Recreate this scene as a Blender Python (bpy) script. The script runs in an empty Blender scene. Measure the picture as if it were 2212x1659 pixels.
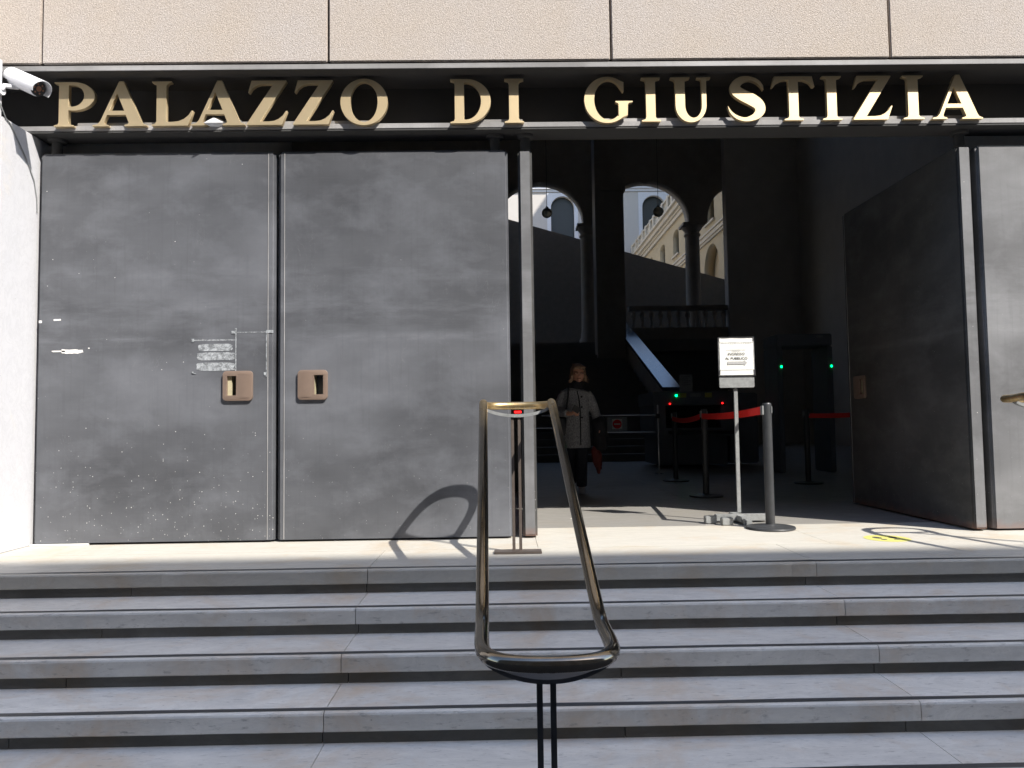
import bpy, bmesh, math, random
from mathutils import Vector, Matrix, noise
from math import sin, cos, pi, radians
random.seed(7)
S = bpy.context.scene
COL = S.collection

# ------------------------------------------------------------ camera, sky, sun, exposure
PITCH, YAW, ROLL = radians(3.0602), radians(0.7188), radians(-0.7941)
fw = Vector((sin(YAW)*cos(PITCH), cos(YAW)*cos(PITCH), sin(PITCH)))
r0 = Vector((cos(YAW), -sin(YAW), 0)); u0 = r0.cross(fw)
rt = r0*cos(ROLL)+u0*sin(ROLL); up = -r0*sin(ROLL)+u0*cos(ROLL)
cam = bpy.data.cameras.new("camera"); co = bpy.data.objects.new("camera", cam); COL.objects.link(co)
cam.sensor_width = 36; cam.lens = 36*1601.09/2212; cam.clip_start = .02; cam.clip_end = 500
co.matrix_world = Matrix(((rt.x, up.x, -fw.x, 0), (rt.y, up.y, -fw.y, 0), (rt.z, up.z, -fw.z, .82), (0, 0, 0, 1)))
S.camera = co
SUN = Vector((-.70, .66, -1.0))
w = bpy.data.worlds.new("World"); S.world = w; w.use_nodes = True
wn = w.node_tree; sky = wn.nodes.new("ShaderNodeTexSky"); sky.sky_type = 'NISHITA'; sky.sun_disc = False
sky.sun_elevation = math.asin(1/SUN.length); sky.sun_rotation = math.atan2(.70, -.66)
wn.links.new(sky.outputs[0], wn.nodes["Background"].inputs[0]); wn.nodes["Background"].inputs[1].default_value = .15
sl = bpy.data.lights.new("sun", 'SUN'); sl.energy = 3.15; sl.angle = radians(.53); sl.color = (1, .95, .87)
so = bpy.data.objects.new("sun", sl); COL.objects.link(so); so.rotation_euler = SUN.to_track_quat('-Z', 'Y').to_euler()
so.location = (8, -8, 12)
S.view_settings.view_transform = 'Standard'; S.view_settings.look = 'None'; S.view_settings.gamma = 1
S.view_settings.exposure = 1.40
S.cycles.use_denoising = True; S.cycles.max_bounces = 10; S.cycles.diffuse_bounces = 6

# ------------------------------------------------------------ materials
def nmat(name):
    m = bpy.data.materials.new(name); m.use_nodes = True
    t = m.node_tree; b = t.nodes["Principled BSDF"]
    return m, t, b
class T:
    """small node builder"""
    def __init__(s, t, scale=(1, 1, 1), coord='Object'):
        s.shift = None; s.t = t; tc = t.nodes.new("ShaderNodeTexCoord"); mp = t.nodes.new("ShaderNodeMapping")
        t.links.new(tc.outputs[coord], mp.inputs[0]); mp.inputs['Scale'].default_value = scale; s.v = mp.outputs[0]; s.raw = tc.outputs[coord]
    def map(s, scale, loc=(0, 0, 0), rot=(0, 0, 0)):
        mp = s.t.nodes.new("ShaderNodeMapping"); s.t.links.new(s.raw, mp.inputs[0])
        mp.inputs['Scale'].default_value = scale; mp.inputs['Location'].default_value = loc; mp.inputs['Rotation'].default_value = rot
        if s.shift is not None: s.t.links.new(s.shift, mp.inputs[0])
        return mp.outputs[0]
    def vary(s):
        oi = s.t.nodes.new("ShaderNodeObjectInfo"); sc = s.t.nodes.new("ShaderNodeMath"); sc.operation = 'MULTIPLY'; sc.inputs[1].default_value = 37
        s.t.links.new(oi.outputs['Random'], sc.inputs[0]); va = s.t.nodes.new("ShaderNodeVectorMath"); va.operation = 'ADD'
        s.t.links.new(s.raw, va.inputs[0]); s.t.links.new(sc.outputs[0], va.inputs[1]); s.shift = va.outputs[0]
    def noise(s, scale, detail=4, rough=.6, v=None, dist=0):
        n = s.t.nodes.new("ShaderNodeTexNoise"); s.t.links.new(v or s.v, n.inputs['Vector'])
        n.inputs['Scale'].default_value = scale; n.inputs['Detail'].default_value = detail; n.inputs['Roughness'].default_value = rough
        n.inputs['Distortion'].default_value = dist; return n.outputs['Fac']
    def vor(s, scale, v=None, out='Distance', feat='F1'):
        n = s.t.nodes.new("ShaderNodeTexVoronoi"); n.feature = feat; s.t.links.new(v or s.v, n.inputs['Vector'])
        n.inputs['Scale'].default_value = scale; return n.outputs[out]
    def ramp(s, f, *pts):
        r = s.t.nodes.new("ShaderNodeValToRGB"); s.t.links.new(f, r.inputs[0]); e = r.color_ramp.elements
        while len(e) < len(pts): e.new(.5)
        for k, (p, c) in enumerate(pts):
            e[k].position = p; e[k].color = (c, c, c, 1) if not hasattr(c, '__len__') else (*c, 1)
        return r.outputs[0]
    def mix(s, f, a, b, mode='MIX'):
        m = s.t.nodes.new("ShaderNodeMix"); m.data_type = 'RGBA'; m.blend_type = mode
        for i, x in ((0, f), (6, a), (7, b)):
            if hasattr(x, 'is_linked') or isinstance(x, bpy.types.NodeSocket): s.t.links.new(x, m.inputs[i])
            elif i == 0: m.inputs[0].default_value = x
            else: m.inputs[i].default_value = (x, x, x, 1) if not hasattr(x, '__len__') else (*x, 1)
        return m.outputs[2]
    def math(s, op, a, b=0):
        m = s.t.nodes.new("ShaderNodeMath"); m.operation = op
        for i, x in ((0, a), (1, b)):
            if isinstance(x, bpy.types.NodeSocket): s.t.links.new(x, m.inputs[i])
            else: m.inputs[i].default_value = x
        return m.outputs[0]
    def sep(s, i, v=None):
        n = s.t.nodes.new("ShaderNodeSeparateXYZ"); s.t.links.new(v or s.raw, n.inputs[0]); return n.outputs[i]
    def island(s):
        n = s.t.nodes.new("ShaderNodeNewGeometry"); return n.outputs['Random Per Island']
    def bump(s, b, h, strength=.3, dist=.01):
        n = s.t.nodes.new("ShaderNodeBump"); s.t.links.new(h, n.inputs['Height']); n.inputs['Strength'].default_value = strength
        n.inputs['Distance'].default_value = dist; s.t.links.new(n.outputs[0], b.inputs['Normal'])
    def col(s, b, c): s.t.links.new(c, b.inputs['Base Color'])
    def rough(s, b, f): s.t.links.new(f, b.inputs['Roughness'])

def simple(name, c, rough=.6, metal=0, var=.25, sc=8, bump=.15, bd=.004, **kw):
    m, t, b = nmat(name); k = T(t)
    n = k.noise(sc, 5)
    k.col(b, k.mix(n, tuple(x*(1-var) for x in c), tuple(min(1, x*(1+var)) for x in c)))
    b.inputs['Roughness'].default_value = rough; b.inputs['Metallic'].default_value = metal
    if bump: k.bump(b, k.noise(sc*12, 3), bump, bd)
    for a, v in kw.items(): b.inputs[a].default_value = v
    return m
def emis(name, c, s):
    m, t, b = nmat(name); b.inputs['Base Color'].default_value = (*c, 1); b.inputs['Emission Color'].default_value = (*c, 1)
    b.inputs['Emission Strength'].default_value = s; return m

def marble(name, a, bcol, stain, fl=.35, isl=.18, rough=.45, stainpos=(.5, .72)):
    m, t, b = nmat(name); k = T(t)
    big = k.noise(1.9, 6, .66, dist=.5); v2 = k.map((1, 2.2, 2.2)); med = k.noise(3.6, 8, .72, v=v2, dist=.7)
    c = k.mix(k.ramp(med, (.3, 0), (.7, 1)), a, bcol)
    c = k.mix(k.ramp(big, (stainpos[0], 0), (stainpos[1], 1)), c, stain)
    veins = k.ramp(k.noise(3.2, 8, .7, v=k.map((.7, 3, 2), rot=(0, 0, .4)), dist=1.8), (.46, 0), (.5, 1), (.54, 0))
    c = k.mix(k.math('MULTIPLY', veins, .22), c, tuple(x*.6 for x in a))
    dirt = k.ramp(k.noise(26, 4, .7, v=k.map((.6, 2.0, 2.0))), (.58, 0), (.74, 1))
    c = k.mix(k.math('MULTIPLY', dirt, fl), c, (.12, .11, .10))
    spots = k.ramp(k.vor(7, v=k.map((1, 1.6, 1.6))), (.02, 1), (.035, 0))
    c = k.mix(k.math('MULTIPLY', spots, .55), c, (.06, .055, .05))
    c = k.mix(k.math('MULTIPLY', k.island(), isl), c, tuple(x*.45 for x in bcol))
    k.col(b, c); k.rough(b, k.ramp(med, (.2, rough-.1), (.8, rough+.2)))
    k.bump(b, k.noise(60, 4, .7), .12, .004)
    return m
M = {}
M['marble'] = marble('marble', (.86, .83, .77), (.62, .60, .56), (.66, .53, .40), isl=.22, fl=.55)
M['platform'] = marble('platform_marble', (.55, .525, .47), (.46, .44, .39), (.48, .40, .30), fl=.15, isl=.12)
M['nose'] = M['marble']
M['riser'] = marble('riser_stone', (.19, .182, .165), (.125, .12, .11), (.15, .12, .085), fl=.6, isl=.35, rough=.8)  # dirty browner stone, with shade under the nosing put into its colour
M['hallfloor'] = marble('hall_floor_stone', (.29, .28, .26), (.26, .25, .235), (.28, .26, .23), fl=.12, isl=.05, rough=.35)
M['pier'] = marble('pier_marble', (.57, .57, .59), (.53, .53, .555), (.66, .60, .50), fl=.06, isl=.0, rough=.5, stainpos=(.62, .85))

def stone():
    m, t, b = nmat('hammered_stone'); k = T(t)
    g = k.noise(105, 3, .75); g2 = k.noise(170, 2, .6)
    c = k.mix(k.ramp(g, (.36, 0), (.64, 1)), (.36, .32, .285), (.60, .56, .52))
    c = k.mix(k.ramp(k.noise(2.1, 4), (.35, 0), (.68, 1)), c, (.50, .46, .43), 'MIX') if False else c
    tone = k.mix(k.ramp(k.noise(1.4, 4), (.35, 0), (.65, 1)), (1.0, .95, .90), (1.0, .985, 1.0))
    c = k.mix(1.0, c, tone, 'MULTIPLY')
    c = k.mix(k.math('MULTIPLY', k.island(), .18), c, (.40, .33, .27))
    fl = k.ramp(k.vor(48), (.10, 1), (.2, 0)); c = k.mix(k.math('MULTIPLY', fl, .45), c, (.20, .17, .15))
    k.col(b, c); b.inputs['Roughness'].default_value = .9
    k.bump(b, k.mix(.5, g, g2), .8, .008); return m
M['stone'] = stone()
M['joint'] = simple('joint_mortar', (.16, .14, .12), .9)

def steel(name, base, spk=.6, z0=.0, zr=.9, rust=0, haze=1.0):
    m, t, b = nmat(name); k = T(t); k.vary(); k.v = k.map((1, 1, 1))
    v = k.map((.8, 1, 1.3)); n1 = k.noise(1.3, 5, .55, v=v, dist=.2); n2 = k.noise(3.4, 6, .62, v=k.map((.8, .8, 1.25)), dist=.2)
    c = k.mix(k.ramp(n1, (.3, 0), (.72, 1)), tuple(x*.72 for x in base), tuple(x*1.32 for x in base))
    hz = k.ramp(n2, (.48, 0), (.78, 1)); c = k.mix(k.math('MULTIPLY', hz, .45*haze), c, tuple(x*2.2 for x in base))
    cl = k.ramp(k.noise(1.1, 3, .5, v=k.map((.55, 1, 1.3), loc=(3, 1, 2))), (.52, 0), (.66, 1))
    c = k.mix(k.math('MULTIPLY', k.math('MULTIPLY', cl, k.noise(3.2, 5, .65, v=v)), .85*haze), c, tuple(x*2.0 for x in base))
    zz = k.math('DIVIDE', k.sep(2), 2.84); rub = k.ramp(zz, (.49, 0), (.515, 1), (.53, .25), (.60, .8), (.64, 0), (.68, .6), (.72, 0))
    rb_ = k.ramp(k.noise(2.6, 6, .72, v=k.map((.55, .55, 3.4))), (.42, 0), (.72, 1)); c = k.mix(k.math('MULTIPLY', k.math('MULTIPLY', rub, rb_), .60*haze), c, tuple(x*2.4 for x in base))
    # fine horizontal wiping streaks
    st = k.ramp(k.noise(9, 5, .7, v=k.map((.5, .5, 9))), (.5, 0), (.8, 1)); c = k.mix(k.math('MULTIPLY', st, .10), c, tuple(x*1.8 for x in base))
    # scratches
    sc1 = k.ramp(k.noise(7, 3, .5, v=k.map((1.2, 1.2, .5), rot=(0, .6, 0)), dist=.5), (.4985, 0), (.5, 1), (.5015, 0))
    msk = k.ramp(k.noise(1.9, 2, v=k.map((1, 1, 1), loc=(5, 0, 2))), (.52, 0), (.62, 1))
    c = k.mix(k.math('MULTIPLY', k.math('MULTIPLY', sc1, msk), .08), c, (.45, .45, .45))
    # paint splashes, denser towards the bottom where the steps are washed
    vd = k.vor(58, out='Distance'); cellc = k.t.nodes.new("ShaderNodeTexVoronoi"); k.t.links.new(k.v, cellc.inputs['Vector']); cellc.inputs['Scale'].default_value = 58
    rnd = k.sep(0, v=cellc.outputs['Color'])
    z = k.sep(2); fall = k.t.nodes.new("ShaderNodeMapRange"); k.t.links.new(z, fall.inputs[0])
    fall.inputs[1].default_value = z0; fall.inputs[2].default_value = z0+zr; fall.inputs[3].default_value = .50; fall.inputs[4].default_value = .012
    rad = k.math('MULTIPLY', k.math('LESS_THAN', rnd, k.math('MULTIPLY', fall.outputs[0], spk)), .16)
    rad = k.math('MULTIPLY', rad, k.math('ADD', .3, k.sep(1, v=cellc.outputs['Color'])))
    dot = k.math('LESS_THAN', vd, rad)
    vs_ = k.ramp(k.noise(14, 4, .6, v=k.map((3.0, 3.0, .12))), (.52, 0), (.75, 1)); c = k.mix(k.math('MULTIPLY', vs_, .16), c, tuple(x*.5 for x in base))
    c = k.mix(k.math('MULTIPLY', dot, k.math('MULTIPLY', k.sep(2, v=cellc.outputs['Color']), .9)), c, (.70, .69, .67))
    if rust:
        fr = k.t.nodes.new("ShaderNodeMapRange"); k.t.links.new(k.math('ADD', z, k.math('MULTIPLY', k.noise(12, 4), .12)), fr.inputs[0])
        fr.inputs[1].default_value = .14; fr.inputs[2].default_value = .04; c = k.mix(k.math('MULTIPLY', fr.outputs[0], .7*rust), c, (.22, .10, .06))
    k.col(b, c); k.rough(b, k.ramp(n2, (.3, .62), (.7, .42))); b.inputs['Specular IOR Level'].default_value = .35
    k.bump(b, k.noise(3, 5, .6), .10, .02); return m
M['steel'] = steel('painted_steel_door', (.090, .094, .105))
M['steelopen'] = steel('shaded_steel_open_door', (.068, .068, .067), rust=1)  # darker copy of the door steel, hall shade put into its colour
M['leafedge'] = steel('worn_sunlit_steel_edge', (.15, .152, .158), rust=1)  # lighter copy for sunlit leaf edges: sunlight put into colour, plus wear
M['flange'] = steel('painted_steel_flange', (.27, .265, .265), spk=.15, z0=-5, zr=1)
M['web'] = simple('dark_steel_web', (.045, .043, .042), .65, var=.3, sc=3)
M['soffit'] = simple('grey_soffit', (.055, .054, .053), .8, var=.2, sc=3)
M['brassletter'] = simple('brass_letter', (.76, .61, .38), .48, .80, var=.08, sc=9, bump=.06)
M['bronze'] = None
def bronze():
    m, t, b = nmat('bronze_tube'); k = T(t)
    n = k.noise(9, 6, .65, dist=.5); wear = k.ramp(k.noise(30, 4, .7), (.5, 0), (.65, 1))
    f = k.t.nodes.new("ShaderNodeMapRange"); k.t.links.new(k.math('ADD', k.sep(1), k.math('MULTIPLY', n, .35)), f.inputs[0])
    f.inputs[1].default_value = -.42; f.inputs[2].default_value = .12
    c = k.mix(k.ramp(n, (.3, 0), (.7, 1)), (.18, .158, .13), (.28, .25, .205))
    worn_lit = k.mix(k.math('MULTIPLY', wear, .5), (.52, .38, .19), (.62, .58, .48))  # gold for the sunlit upper end: sunlight put into colour, with wear
    c = k.mix(f.outputs[0], c, worn_lit)
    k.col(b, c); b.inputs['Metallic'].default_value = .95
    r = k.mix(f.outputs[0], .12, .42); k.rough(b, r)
    k.bump(b, k.noise(140, 3, .6), .03, .002); return m
M['bronze'] = bronze()
M['blackpaint'] = simple('chipped_dark_paint', (.035, .037, .042), .35, var=.3, sc=14)
M['postpaint'] = simple('worn_bronze_paint', (.14, .115, .10), .4, .3, var=.35, sc=20)
M['handle'] = simple('bronze_handle', (.26, .19, .15), .45, .35, var=.12, sc=14, bump=.05)
M['handlein'] = simple('handle_pocket', (.50, .45, .30), .6, .1, var=.25, sc=20)
M['black'] = simple('black_void', (.012, .012, .012), .9, var=.2)
M['hall'] = simple('hall_plaster', (.58, .55, .51), .85, var=.15, sc=2)
M['hallstone'] = simple('hall_stone', (.30, .27, .24), .7, var=.25, sc=3)
M['stair'] = simple('hall_stair_stone', (.19, .175, .16), .6, var=.25, sc=5)
M['polished'] = simple('polished_coping', (.10, .12, .14), .16, var=.2, sc=2, bump=.02)
M['shadewall'] = simple('grey_render', (.45, .42, .385), .9, var=.06, sc=1.5)
M['cream'] = simple('cream_render', (.47, .385, .25), .9, var=.07, sc=1.2)
M['creamtrim'] = simple('cream_trim', (.56, .50, .40), .85, var=.06, sc=2)
M['pane'] = simple('window_pane', (.018, .02, .018), .5, var=.3, sc=1, bump=0)
M['courtpave'] = simple('courtyard_paving', (.5, .48, .44), .85, var=.1)
M['oppo'] = simple('opposite_facade', (.13, .11, .09), .9, var=.1, sc=.6)
M['asphalt'] = simple('asphalt', (.045, .045, .047), .9, var=.3, sc=20)
M['paper'] = simple('white_paper', (.82, .82, .78), .7, var=.02, sc=6, bump=.1)
M['ink'] = simple('black_ink', (.05, .05, .055), .6)
M['greyink'] = simple('grey_ink', (.42, .42, .42), .6)
M['galv'] = simple('weathered_aluminium', (.30, .31, .31), .5, .3, var=.45, sc=26)
M['postgrey'] = simple('grey_enamel', (.048, .05, .053), .38, .1, var=.3, sc=22)
M['red'] = simple('red_webbing', (.85, .02, .015), .6, var=.08, sc=30)
M['redfar'] = M['red']
M['chrome'] = simple('chrome', (.75, .76, .78), .12, 1, var=.05, bump=0)
M['black2'] = simple('black_plastic', (.02, .02, .022), .35, var=.2)
M['machine'] = simple('machine_grey', (.17, .185, .21), .5, var=.1)
M['white'] = simple('white_enamel', (.78, .79, .82), .25, var=.03, bump=.02)
M['yellow'] = simple('yellow_vinyl', (.56, .53, .16), .5, var=.06, sc=20)
M['dullyellow'] = simple('yellow_label', (.50, .48, .10), .6)
M['chalk'] = None
def chalk():
    m, t, b = nmat('tape_residue'); k = T(t)
    n = k.ramp(k.noise(34, 6, .8, dist=.8), (.40, 0), (.66, 1)); c = k.mix(n, (.13, .14, .15), (.50, .53, .56)); k.col(b, c)
    b.inputs['Roughness'].default_value = .8; return m
M['chalk'] = chalk()
M['whitesmear'] = simple('white_smear', (.78, .76, .74), .8, var=.2, sc=40)
def tweed():
    m, t, b = nmat('grey_tweed'); k = T(t)
    n = k.noise(100, 3, .8, v=k.map((1.3, 1.3, .6))); n2 = k.noise(220, 2, .7)
    c = k.mix(k.ramp(n, (.40, 0), (.60, 1)), (.13, .13, .14), (.64, .63, .64)); c = k.mix(.35, c, k.ramp(n2, (.3, .03), (.7, .45)))
    k.col(b, c); b.inputs['Roughness'].default_value = .95; k.bump(b, n, .5, .006); return m
M['tweed'] = tweed()
M['skin'] = simple('skin', (.85, .44, .29), .5, var=.08, sc=20, bump=.03)
M['hair'] = simple('blond_hair', (.34, .21, .13), .5, var=.4, sc=60, bump=.6, bd=.006)
M['cloth'] = simple('black_cloth', (.022, .022, .026), .85, var=.3, sc=30)
M['navy'] = simple('dark_trousers', (.022, .025, .035), .85, var=.3, sc=20)
M['leather'] = simple('black_leather', (.018, .018, .02), .3, var=.3, sc=20)
M['redbag'] = simple('dark_red_fabric', (.17, .03, .022), .6, var=.25, sc=30)
M['shoe'] = simple('pale_shoe', (.42, .42, .44), .6, var=.15, sc=20)
M['lens'] = simple('tinted_lens', (.26, .12, .07), .3, var=.05, bump=0)
def globe():
    m, t, b = nmat('smoked_glass'); b.inputs['Base Color'].default_value = (.26, .24, .19, 1); b.inputs['Roughness'].default_value = .12
    b.inputs['Transmission Weight'].default_value = .35; b.inputs['IOR'].default_value = 1.12; return m
M['globe'] = globe()
M['ledg'] = emis('green_led', (.0, 1.0, .18), 3.0); M['ledr'] = emis('red_led', (1.0, .01, .01), 2.2)

# ------------------------------------------------------------ geometry helpers
def wpos(o):
    p = Vector((0, 0, 0))
    while o is not None: p += o.location; o = o.parent
    return p
def link(name, me, mat=None, parent=None, smooth=False, angle=None):
    o = bpy.data.objects.new(name, me); COL.objects.link(o)
    if mat is not None: me.materials.append(mat)
    if parent is not None: o.parent = parent
    if smooth:
        for p in me.polygons: p.use_smooth = True
        if angle is not None: me.set_sharp_from_angle(angle=radians(angle))
    return o
def tag(o, label=None, cat=None, group=None, kind=None):
    if label: o['label'] = label
    if cat: o['category'] = cat
    if group: o['group'] = group
    if kind: o['kind'] = kind
    return o
def thing(name, label, cat, loc=(0, 0, 0), group=None):
    o = bpy.data.objects.new(name, None); COL.objects.link(o); o.location = loc; o.empty_display_size = .1
    return tag(o, label, cat, group)

class MB:
    def __init__(s): s.v = []; s.f = []
    def add(s, vs, fs):
        b = len(s.v); s.v += [tuple(v) for v in vs]; s.f += [tuple(i+b for i in f) for f in fs]; return s
    def box(s, x0, x1, y0, y1, z0, z1, M4=None):
        vs = [Vector((x, y, z)) for z in (z0, z1) for y in (y0, y1) for x in (x0, x1)]
        if M4: vs = [M4 @ v for v in vs]
        return s.add(vs, [(0, 2, 3, 1), (4, 5, 7, 6), (0, 1, 5, 4), (2, 6, 7, 3), (0, 4, 6, 2), (1, 3, 7, 5)])
    def prism(s, prof, x0, x1, axis='x'):
        n = len(prof)
        if axis == 'x': a = [(x0, p[0], p[1]) for p in prof]; b = [(x1, p[0], p[1]) for p in prof]
        elif axis == 'y': a = [(p[0], x0, p[1]) for p in prof]; b = [(p[0], x1, p[1]) for p in prof]
        else: a = [(p[0], p[1], x0) for p in prof]; b = [(p[0], p[1], x1) for p in prof]
        return s.add(a+b, [tuple(range(n))[::-1], tuple(range(n, 2*n))]+[(i, (i+1) % n, n+(i+1) % n, n+i) for i in range(n)])
    def tube(s, path, r, n=16, closed=False, cap=True, up=None):
        path = [Vector(p) for p in path]; L = len(path); rings = []
        rr = r if hasattr(r, '__len__') and not (isinstance(r, tuple) and len(r) == 2) else [r]*L
        def tan(i):
            if closed: return (path[(i+1) % L]-path[i-1]).normalized()
            return (path[min(i+1, L-1)]-path[max(i-1, 0)]).normalized()
        t = tan(0); ref = Vector(up) if up else (Vector((0, 0, 1)) if abs(t.z) < .9 else Vector((0, 1, 0)))
        nrm = (ref-t*ref.dot(t)).normalized()
        for i in range(L):
            t = tan(i)
            base = Vector(up) if up else nrm
            nrm = (base-t*base.dot(t)); nrm = nrm.normalized() if nrm.length > 1e-6 else Vector((1, 0, 0))
            bn = t.cross(nrm); a, b = rr[i] if hasattr(rr[i], '__len__') else (rr[i], rr[i])
            rings.append([path[i]+bn*cos(2*pi*k/n)*a+nrm*sin(2*pi*k/n)*b for k in range(n)])
        vs = [v for ring in rings for v in ring]; fs = []
        for i in range(L if closed else L-1):
            j = (i+1) % L
            for k in range(n): fs.append((i*n+k, i*n+(k+1) % n, j*n+(k+1) % n, j*n+k))
        if not closed and cap: fs.append(tuple(range(n))[::-1]); fs.append(tuple((L-1)*n+k for k in range(n)))
        return s.add(vs, fs)
    def cyl(s, x, y, z0, z1, r, n=24): return s.tube([(x, y, z0), (x, y, z1)], r, n)
    def lathe(s, x, y, prof, n=32):
        vs = []; fs = []
        for (r, z) in prof: vs += [(x+r*cos(2*pi*k/n), y+r*sin(2*pi*k/n), z) for k in range(n)]
        for i in range(len(prof)-1):
            for k in range(n): fs.append((i*n+k, i*n+(k+1) % n, (i+1)*n+(k+1) % n, (i+1)*n+k))
        fs.append(tuple(range(n))[::-1]); fs.append(tuple((len(prof)-1)*n+k for k in range(n)))
        return s.add(vs, fs)
    def ell(s, c, r, n=16, m=10):
        vs = [(c[0], c[1], c[2]-r[2])]; fs = []
        for i in range(1, m):
            a = -pi/2+pi*i/m
            vs += [(c[0]+r[0]*cos(a)*cos(2*pi*k/n), c[1]+r[1]*cos(a)*sin(2*pi*k/n), c[2]+r[2]*sin(a)) for k in range(n)]
        vs.append((c[0], c[1], c[2]+r[2]))
        for k in range(n): fs.append((0, 1+(k+1) % n, 1+k)); fs.append((len(vs)-1, len(vs)-1-n+k, len(vs)-1-n+(k+1) % n))
        for i in range(m-2):
            for k in range(n): fs.append((1+i*n+k, 1+i*n+(k+1) % n, 1+(i+1)*n+(k+1) % n, 1+(i+1)*n+k))
        return s.add(vs, fs)
    def mesh(s, name, off=Vector((0, 0, 0))):
        me = bpy.data.meshes.new(name); me.from_pydata([tuple(Vector(v)-off) for v in s.v], [], s.f)
        bm = bmesh.new(); bm.from_mesh(me); bmesh.ops.recalc_face_normals(bm, faces=bm.faces); bm.to_mesh(me); bm.free(); return me
    def build(s, name, mat, parent=None, bevel=0, seg=2, smooth=False, angle=40, local=False):
        off = Vector((0, 0, 0)) if local or parent is None else wpos(parent)
        me = s.mesh(name, off)
        if bevel:
            bm = bmesh.new(); bm.from_mesh(me); bmesh.ops.bevel(bm, geom=[e for e in bm.edges if e.calc_face_angle(0) > .6], offset=bevel, segments=seg, affect='EDGES', clamp_overlap=True)
            bm.to_mesh(me); bm.free(); smooth = True
        return link(name, me, mat, parent, smooth, angle)

def flat_mesh(loops, depth, xf, bev=0):
    """filled outline(s) with holes, thickness 'depth'; xf maps (u, v, w) to world, w 0..depth"""
    cu = bpy.data.curves.new('outline', 'CURVE'); cu.dimensions = '2D'; cu.fill_mode = 'BOTH'; cu.extrude = depth/2; cu.bevel_depth = bev; cu.bevel_resolution = 1
    for lp in loops:
        sp = cu.splines.new('POLY'); sp.points.add(len(lp)-1)
        for p, (u, v) in zip(sp.points, lp): p.co = (u, v, 0, 1)
        sp.use_cyclic_u = True
    return curve_mesh(cu, xf, depth)
def curve_mesh(cu, xf, depth):
    ob = bpy.data.objects.new('tmp', cu); COL.objects.link(ob); bpy.context.view_layer.update()
    me = bpy.data.meshes.new_from_object(ob.evaluated_get(bpy.context.evaluated_depsgraph_get()))
    bpy.data.objects.remove(ob); bpy.data.curves.remove(cu)
    bm = bmesh.new(); bm.from_mesh(me)
    for v in bm.verts: v.co = xf(v.co.x, v.co.y, v.co.z+depth/2)
    bmesh.ops.remove_doubles(bm, verts=bm.verts, dist=1e-5); bmesh.ops.recalc_face_normals(bm, faces=bm.faces); bm.to_mesh(me); bm.free()
    me.materials.clear(); return me
def text_mesh(body, size, xf, depth=.0006, align='CENTER'):
    cu = bpy.data.curves.new('txt', 'FONT'); cu.body = body; cu.size = size; cu.align_x = align; cu.extrude = depth/2; cu.space_character = 1.05; cu.offset = .0003
    return curve_mesh(cu, xf, depth)
def plate(name, loops, depth, xf, mat, parent=None, bev=0, smooth=False):
    off = wpos(parent) if parent is not None else Vector((0, 0, 0))
    me = flat_mesh(loops, depth, lambda u, v, w_: Vector(xf(u, v, w_))-off, bev)
    return link(name, me, mat, parent, smooth, 30 if smooth else None)
def arc(cx, cy, rx, ry, a0, a1, n=16): return [(cx+rx*cos(radians(a0+(a1-a0)*i/n)), cy+ry*sin(radians(a0+(a1-a0)*i/n))) for i in range(n+1)]
def rect(x0, x1, y0, y1): return [(x0, y0), (x1, y0), (x1, y1), (x0, y1)]
def archhole(cx, r, ry, z0, zs, n=20): return [(cx-r, z0), (cx+r, z0)]+arc(cx, zs, r, ry, 0, 180, n)

# ------------------------------------------------------------ ground, steps, floors
X0, X1 = -8.0, 9.0
RISE, TREAD, NOSE0 = .1356, .3457, 4.292
g = MB(); g.add([(-60, -60, -.678), (60, -60, -.678), (60, 80, -.678), (-60, 80, -.678)], [(0, 1, 2, 3)])
tag(g.build('ground', M['asphalt']), kind='structure')
steps = None
def wavy_strip(y, z, x0, x1):
    n = int((x1-x0)/.06); mb = MB(); vs = []
    for i in range(n+1):
        x = x0+(x1-x0)*i/n; a = .0035*noise.noise(Vector((x*1.1, y*3, 1)))*2; b = .003*noise.noise(Vector((x*2.3, y*5, 9)))*2
        vs += [(x, y+a-.004, z), (x, y+.032+b, z)]
    mb.add(vs, [(2*i, 2*i+2, 2*i+3, 2*i+1) for i in range(n)]); return mb
joints = [-5.95, -3.37+.0, -.787, 1.792, 4.37, 6.95]
xs = [X0]+[j for j in joints if X0 < j < X1]+[X1]
rj = [-6.12, -4.78, -3.45, -2.115, -.776, .53, 1.753, 3.1, 4.43, 5.76, 7.1]
def slab_prof(yn, yb, zt, th):   # rounded nosing
    return [(yb, zt-th), (yn+.006, zt-th), (yn, zt-th+.006), (yn, zt-.012), (yn+.004, zt-.004), (yn+.012, zt), (yb, zt)]
def worn_slab(mb, yn, yb, zt, th, xa, xb):
    n = max(2, int((xb-xa)/.035)); prof = slab_prof(yn, yb, zt, th); k = len(prof); vs = []
    for i in range(n+1):
        x = xa+(xb-xa)*i/n
        w1 = noise.noise(Vector((x*2.2, yn*5, 3)))*.0025+noise.noise(Vector((x*11, yn*5, 7)))*.0012
        chip = max(0, noise.noise(Vector((x*5.5, yn*9, 21)))-.50)*.05
        if i in (0, n): chip += .004
        for j, (y, z) in enumerate(prof):
            dy = dz = 0
            if j in (2, 3): dy = w1+chip*.5
            if j in (3, 4): dz = -chip*.6; dy = w1+chip
            if j == 5: dy = w1+chip*1.2; 
            if j in (1,): dy = w1; dz = abs(w1)*.6
            vs.append((x, y+dy, z+dz))
    fs = [tuple(range(k))[::-1], tuple(n*k+j for j in range(k))]+[(i*k+j, i*k+(j+1) % k, (i+1)*k+(j+1) % k, (i+1)*k+j) for i in range(n) for j in range(k)]
    mb.add(vs, fs)
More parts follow.
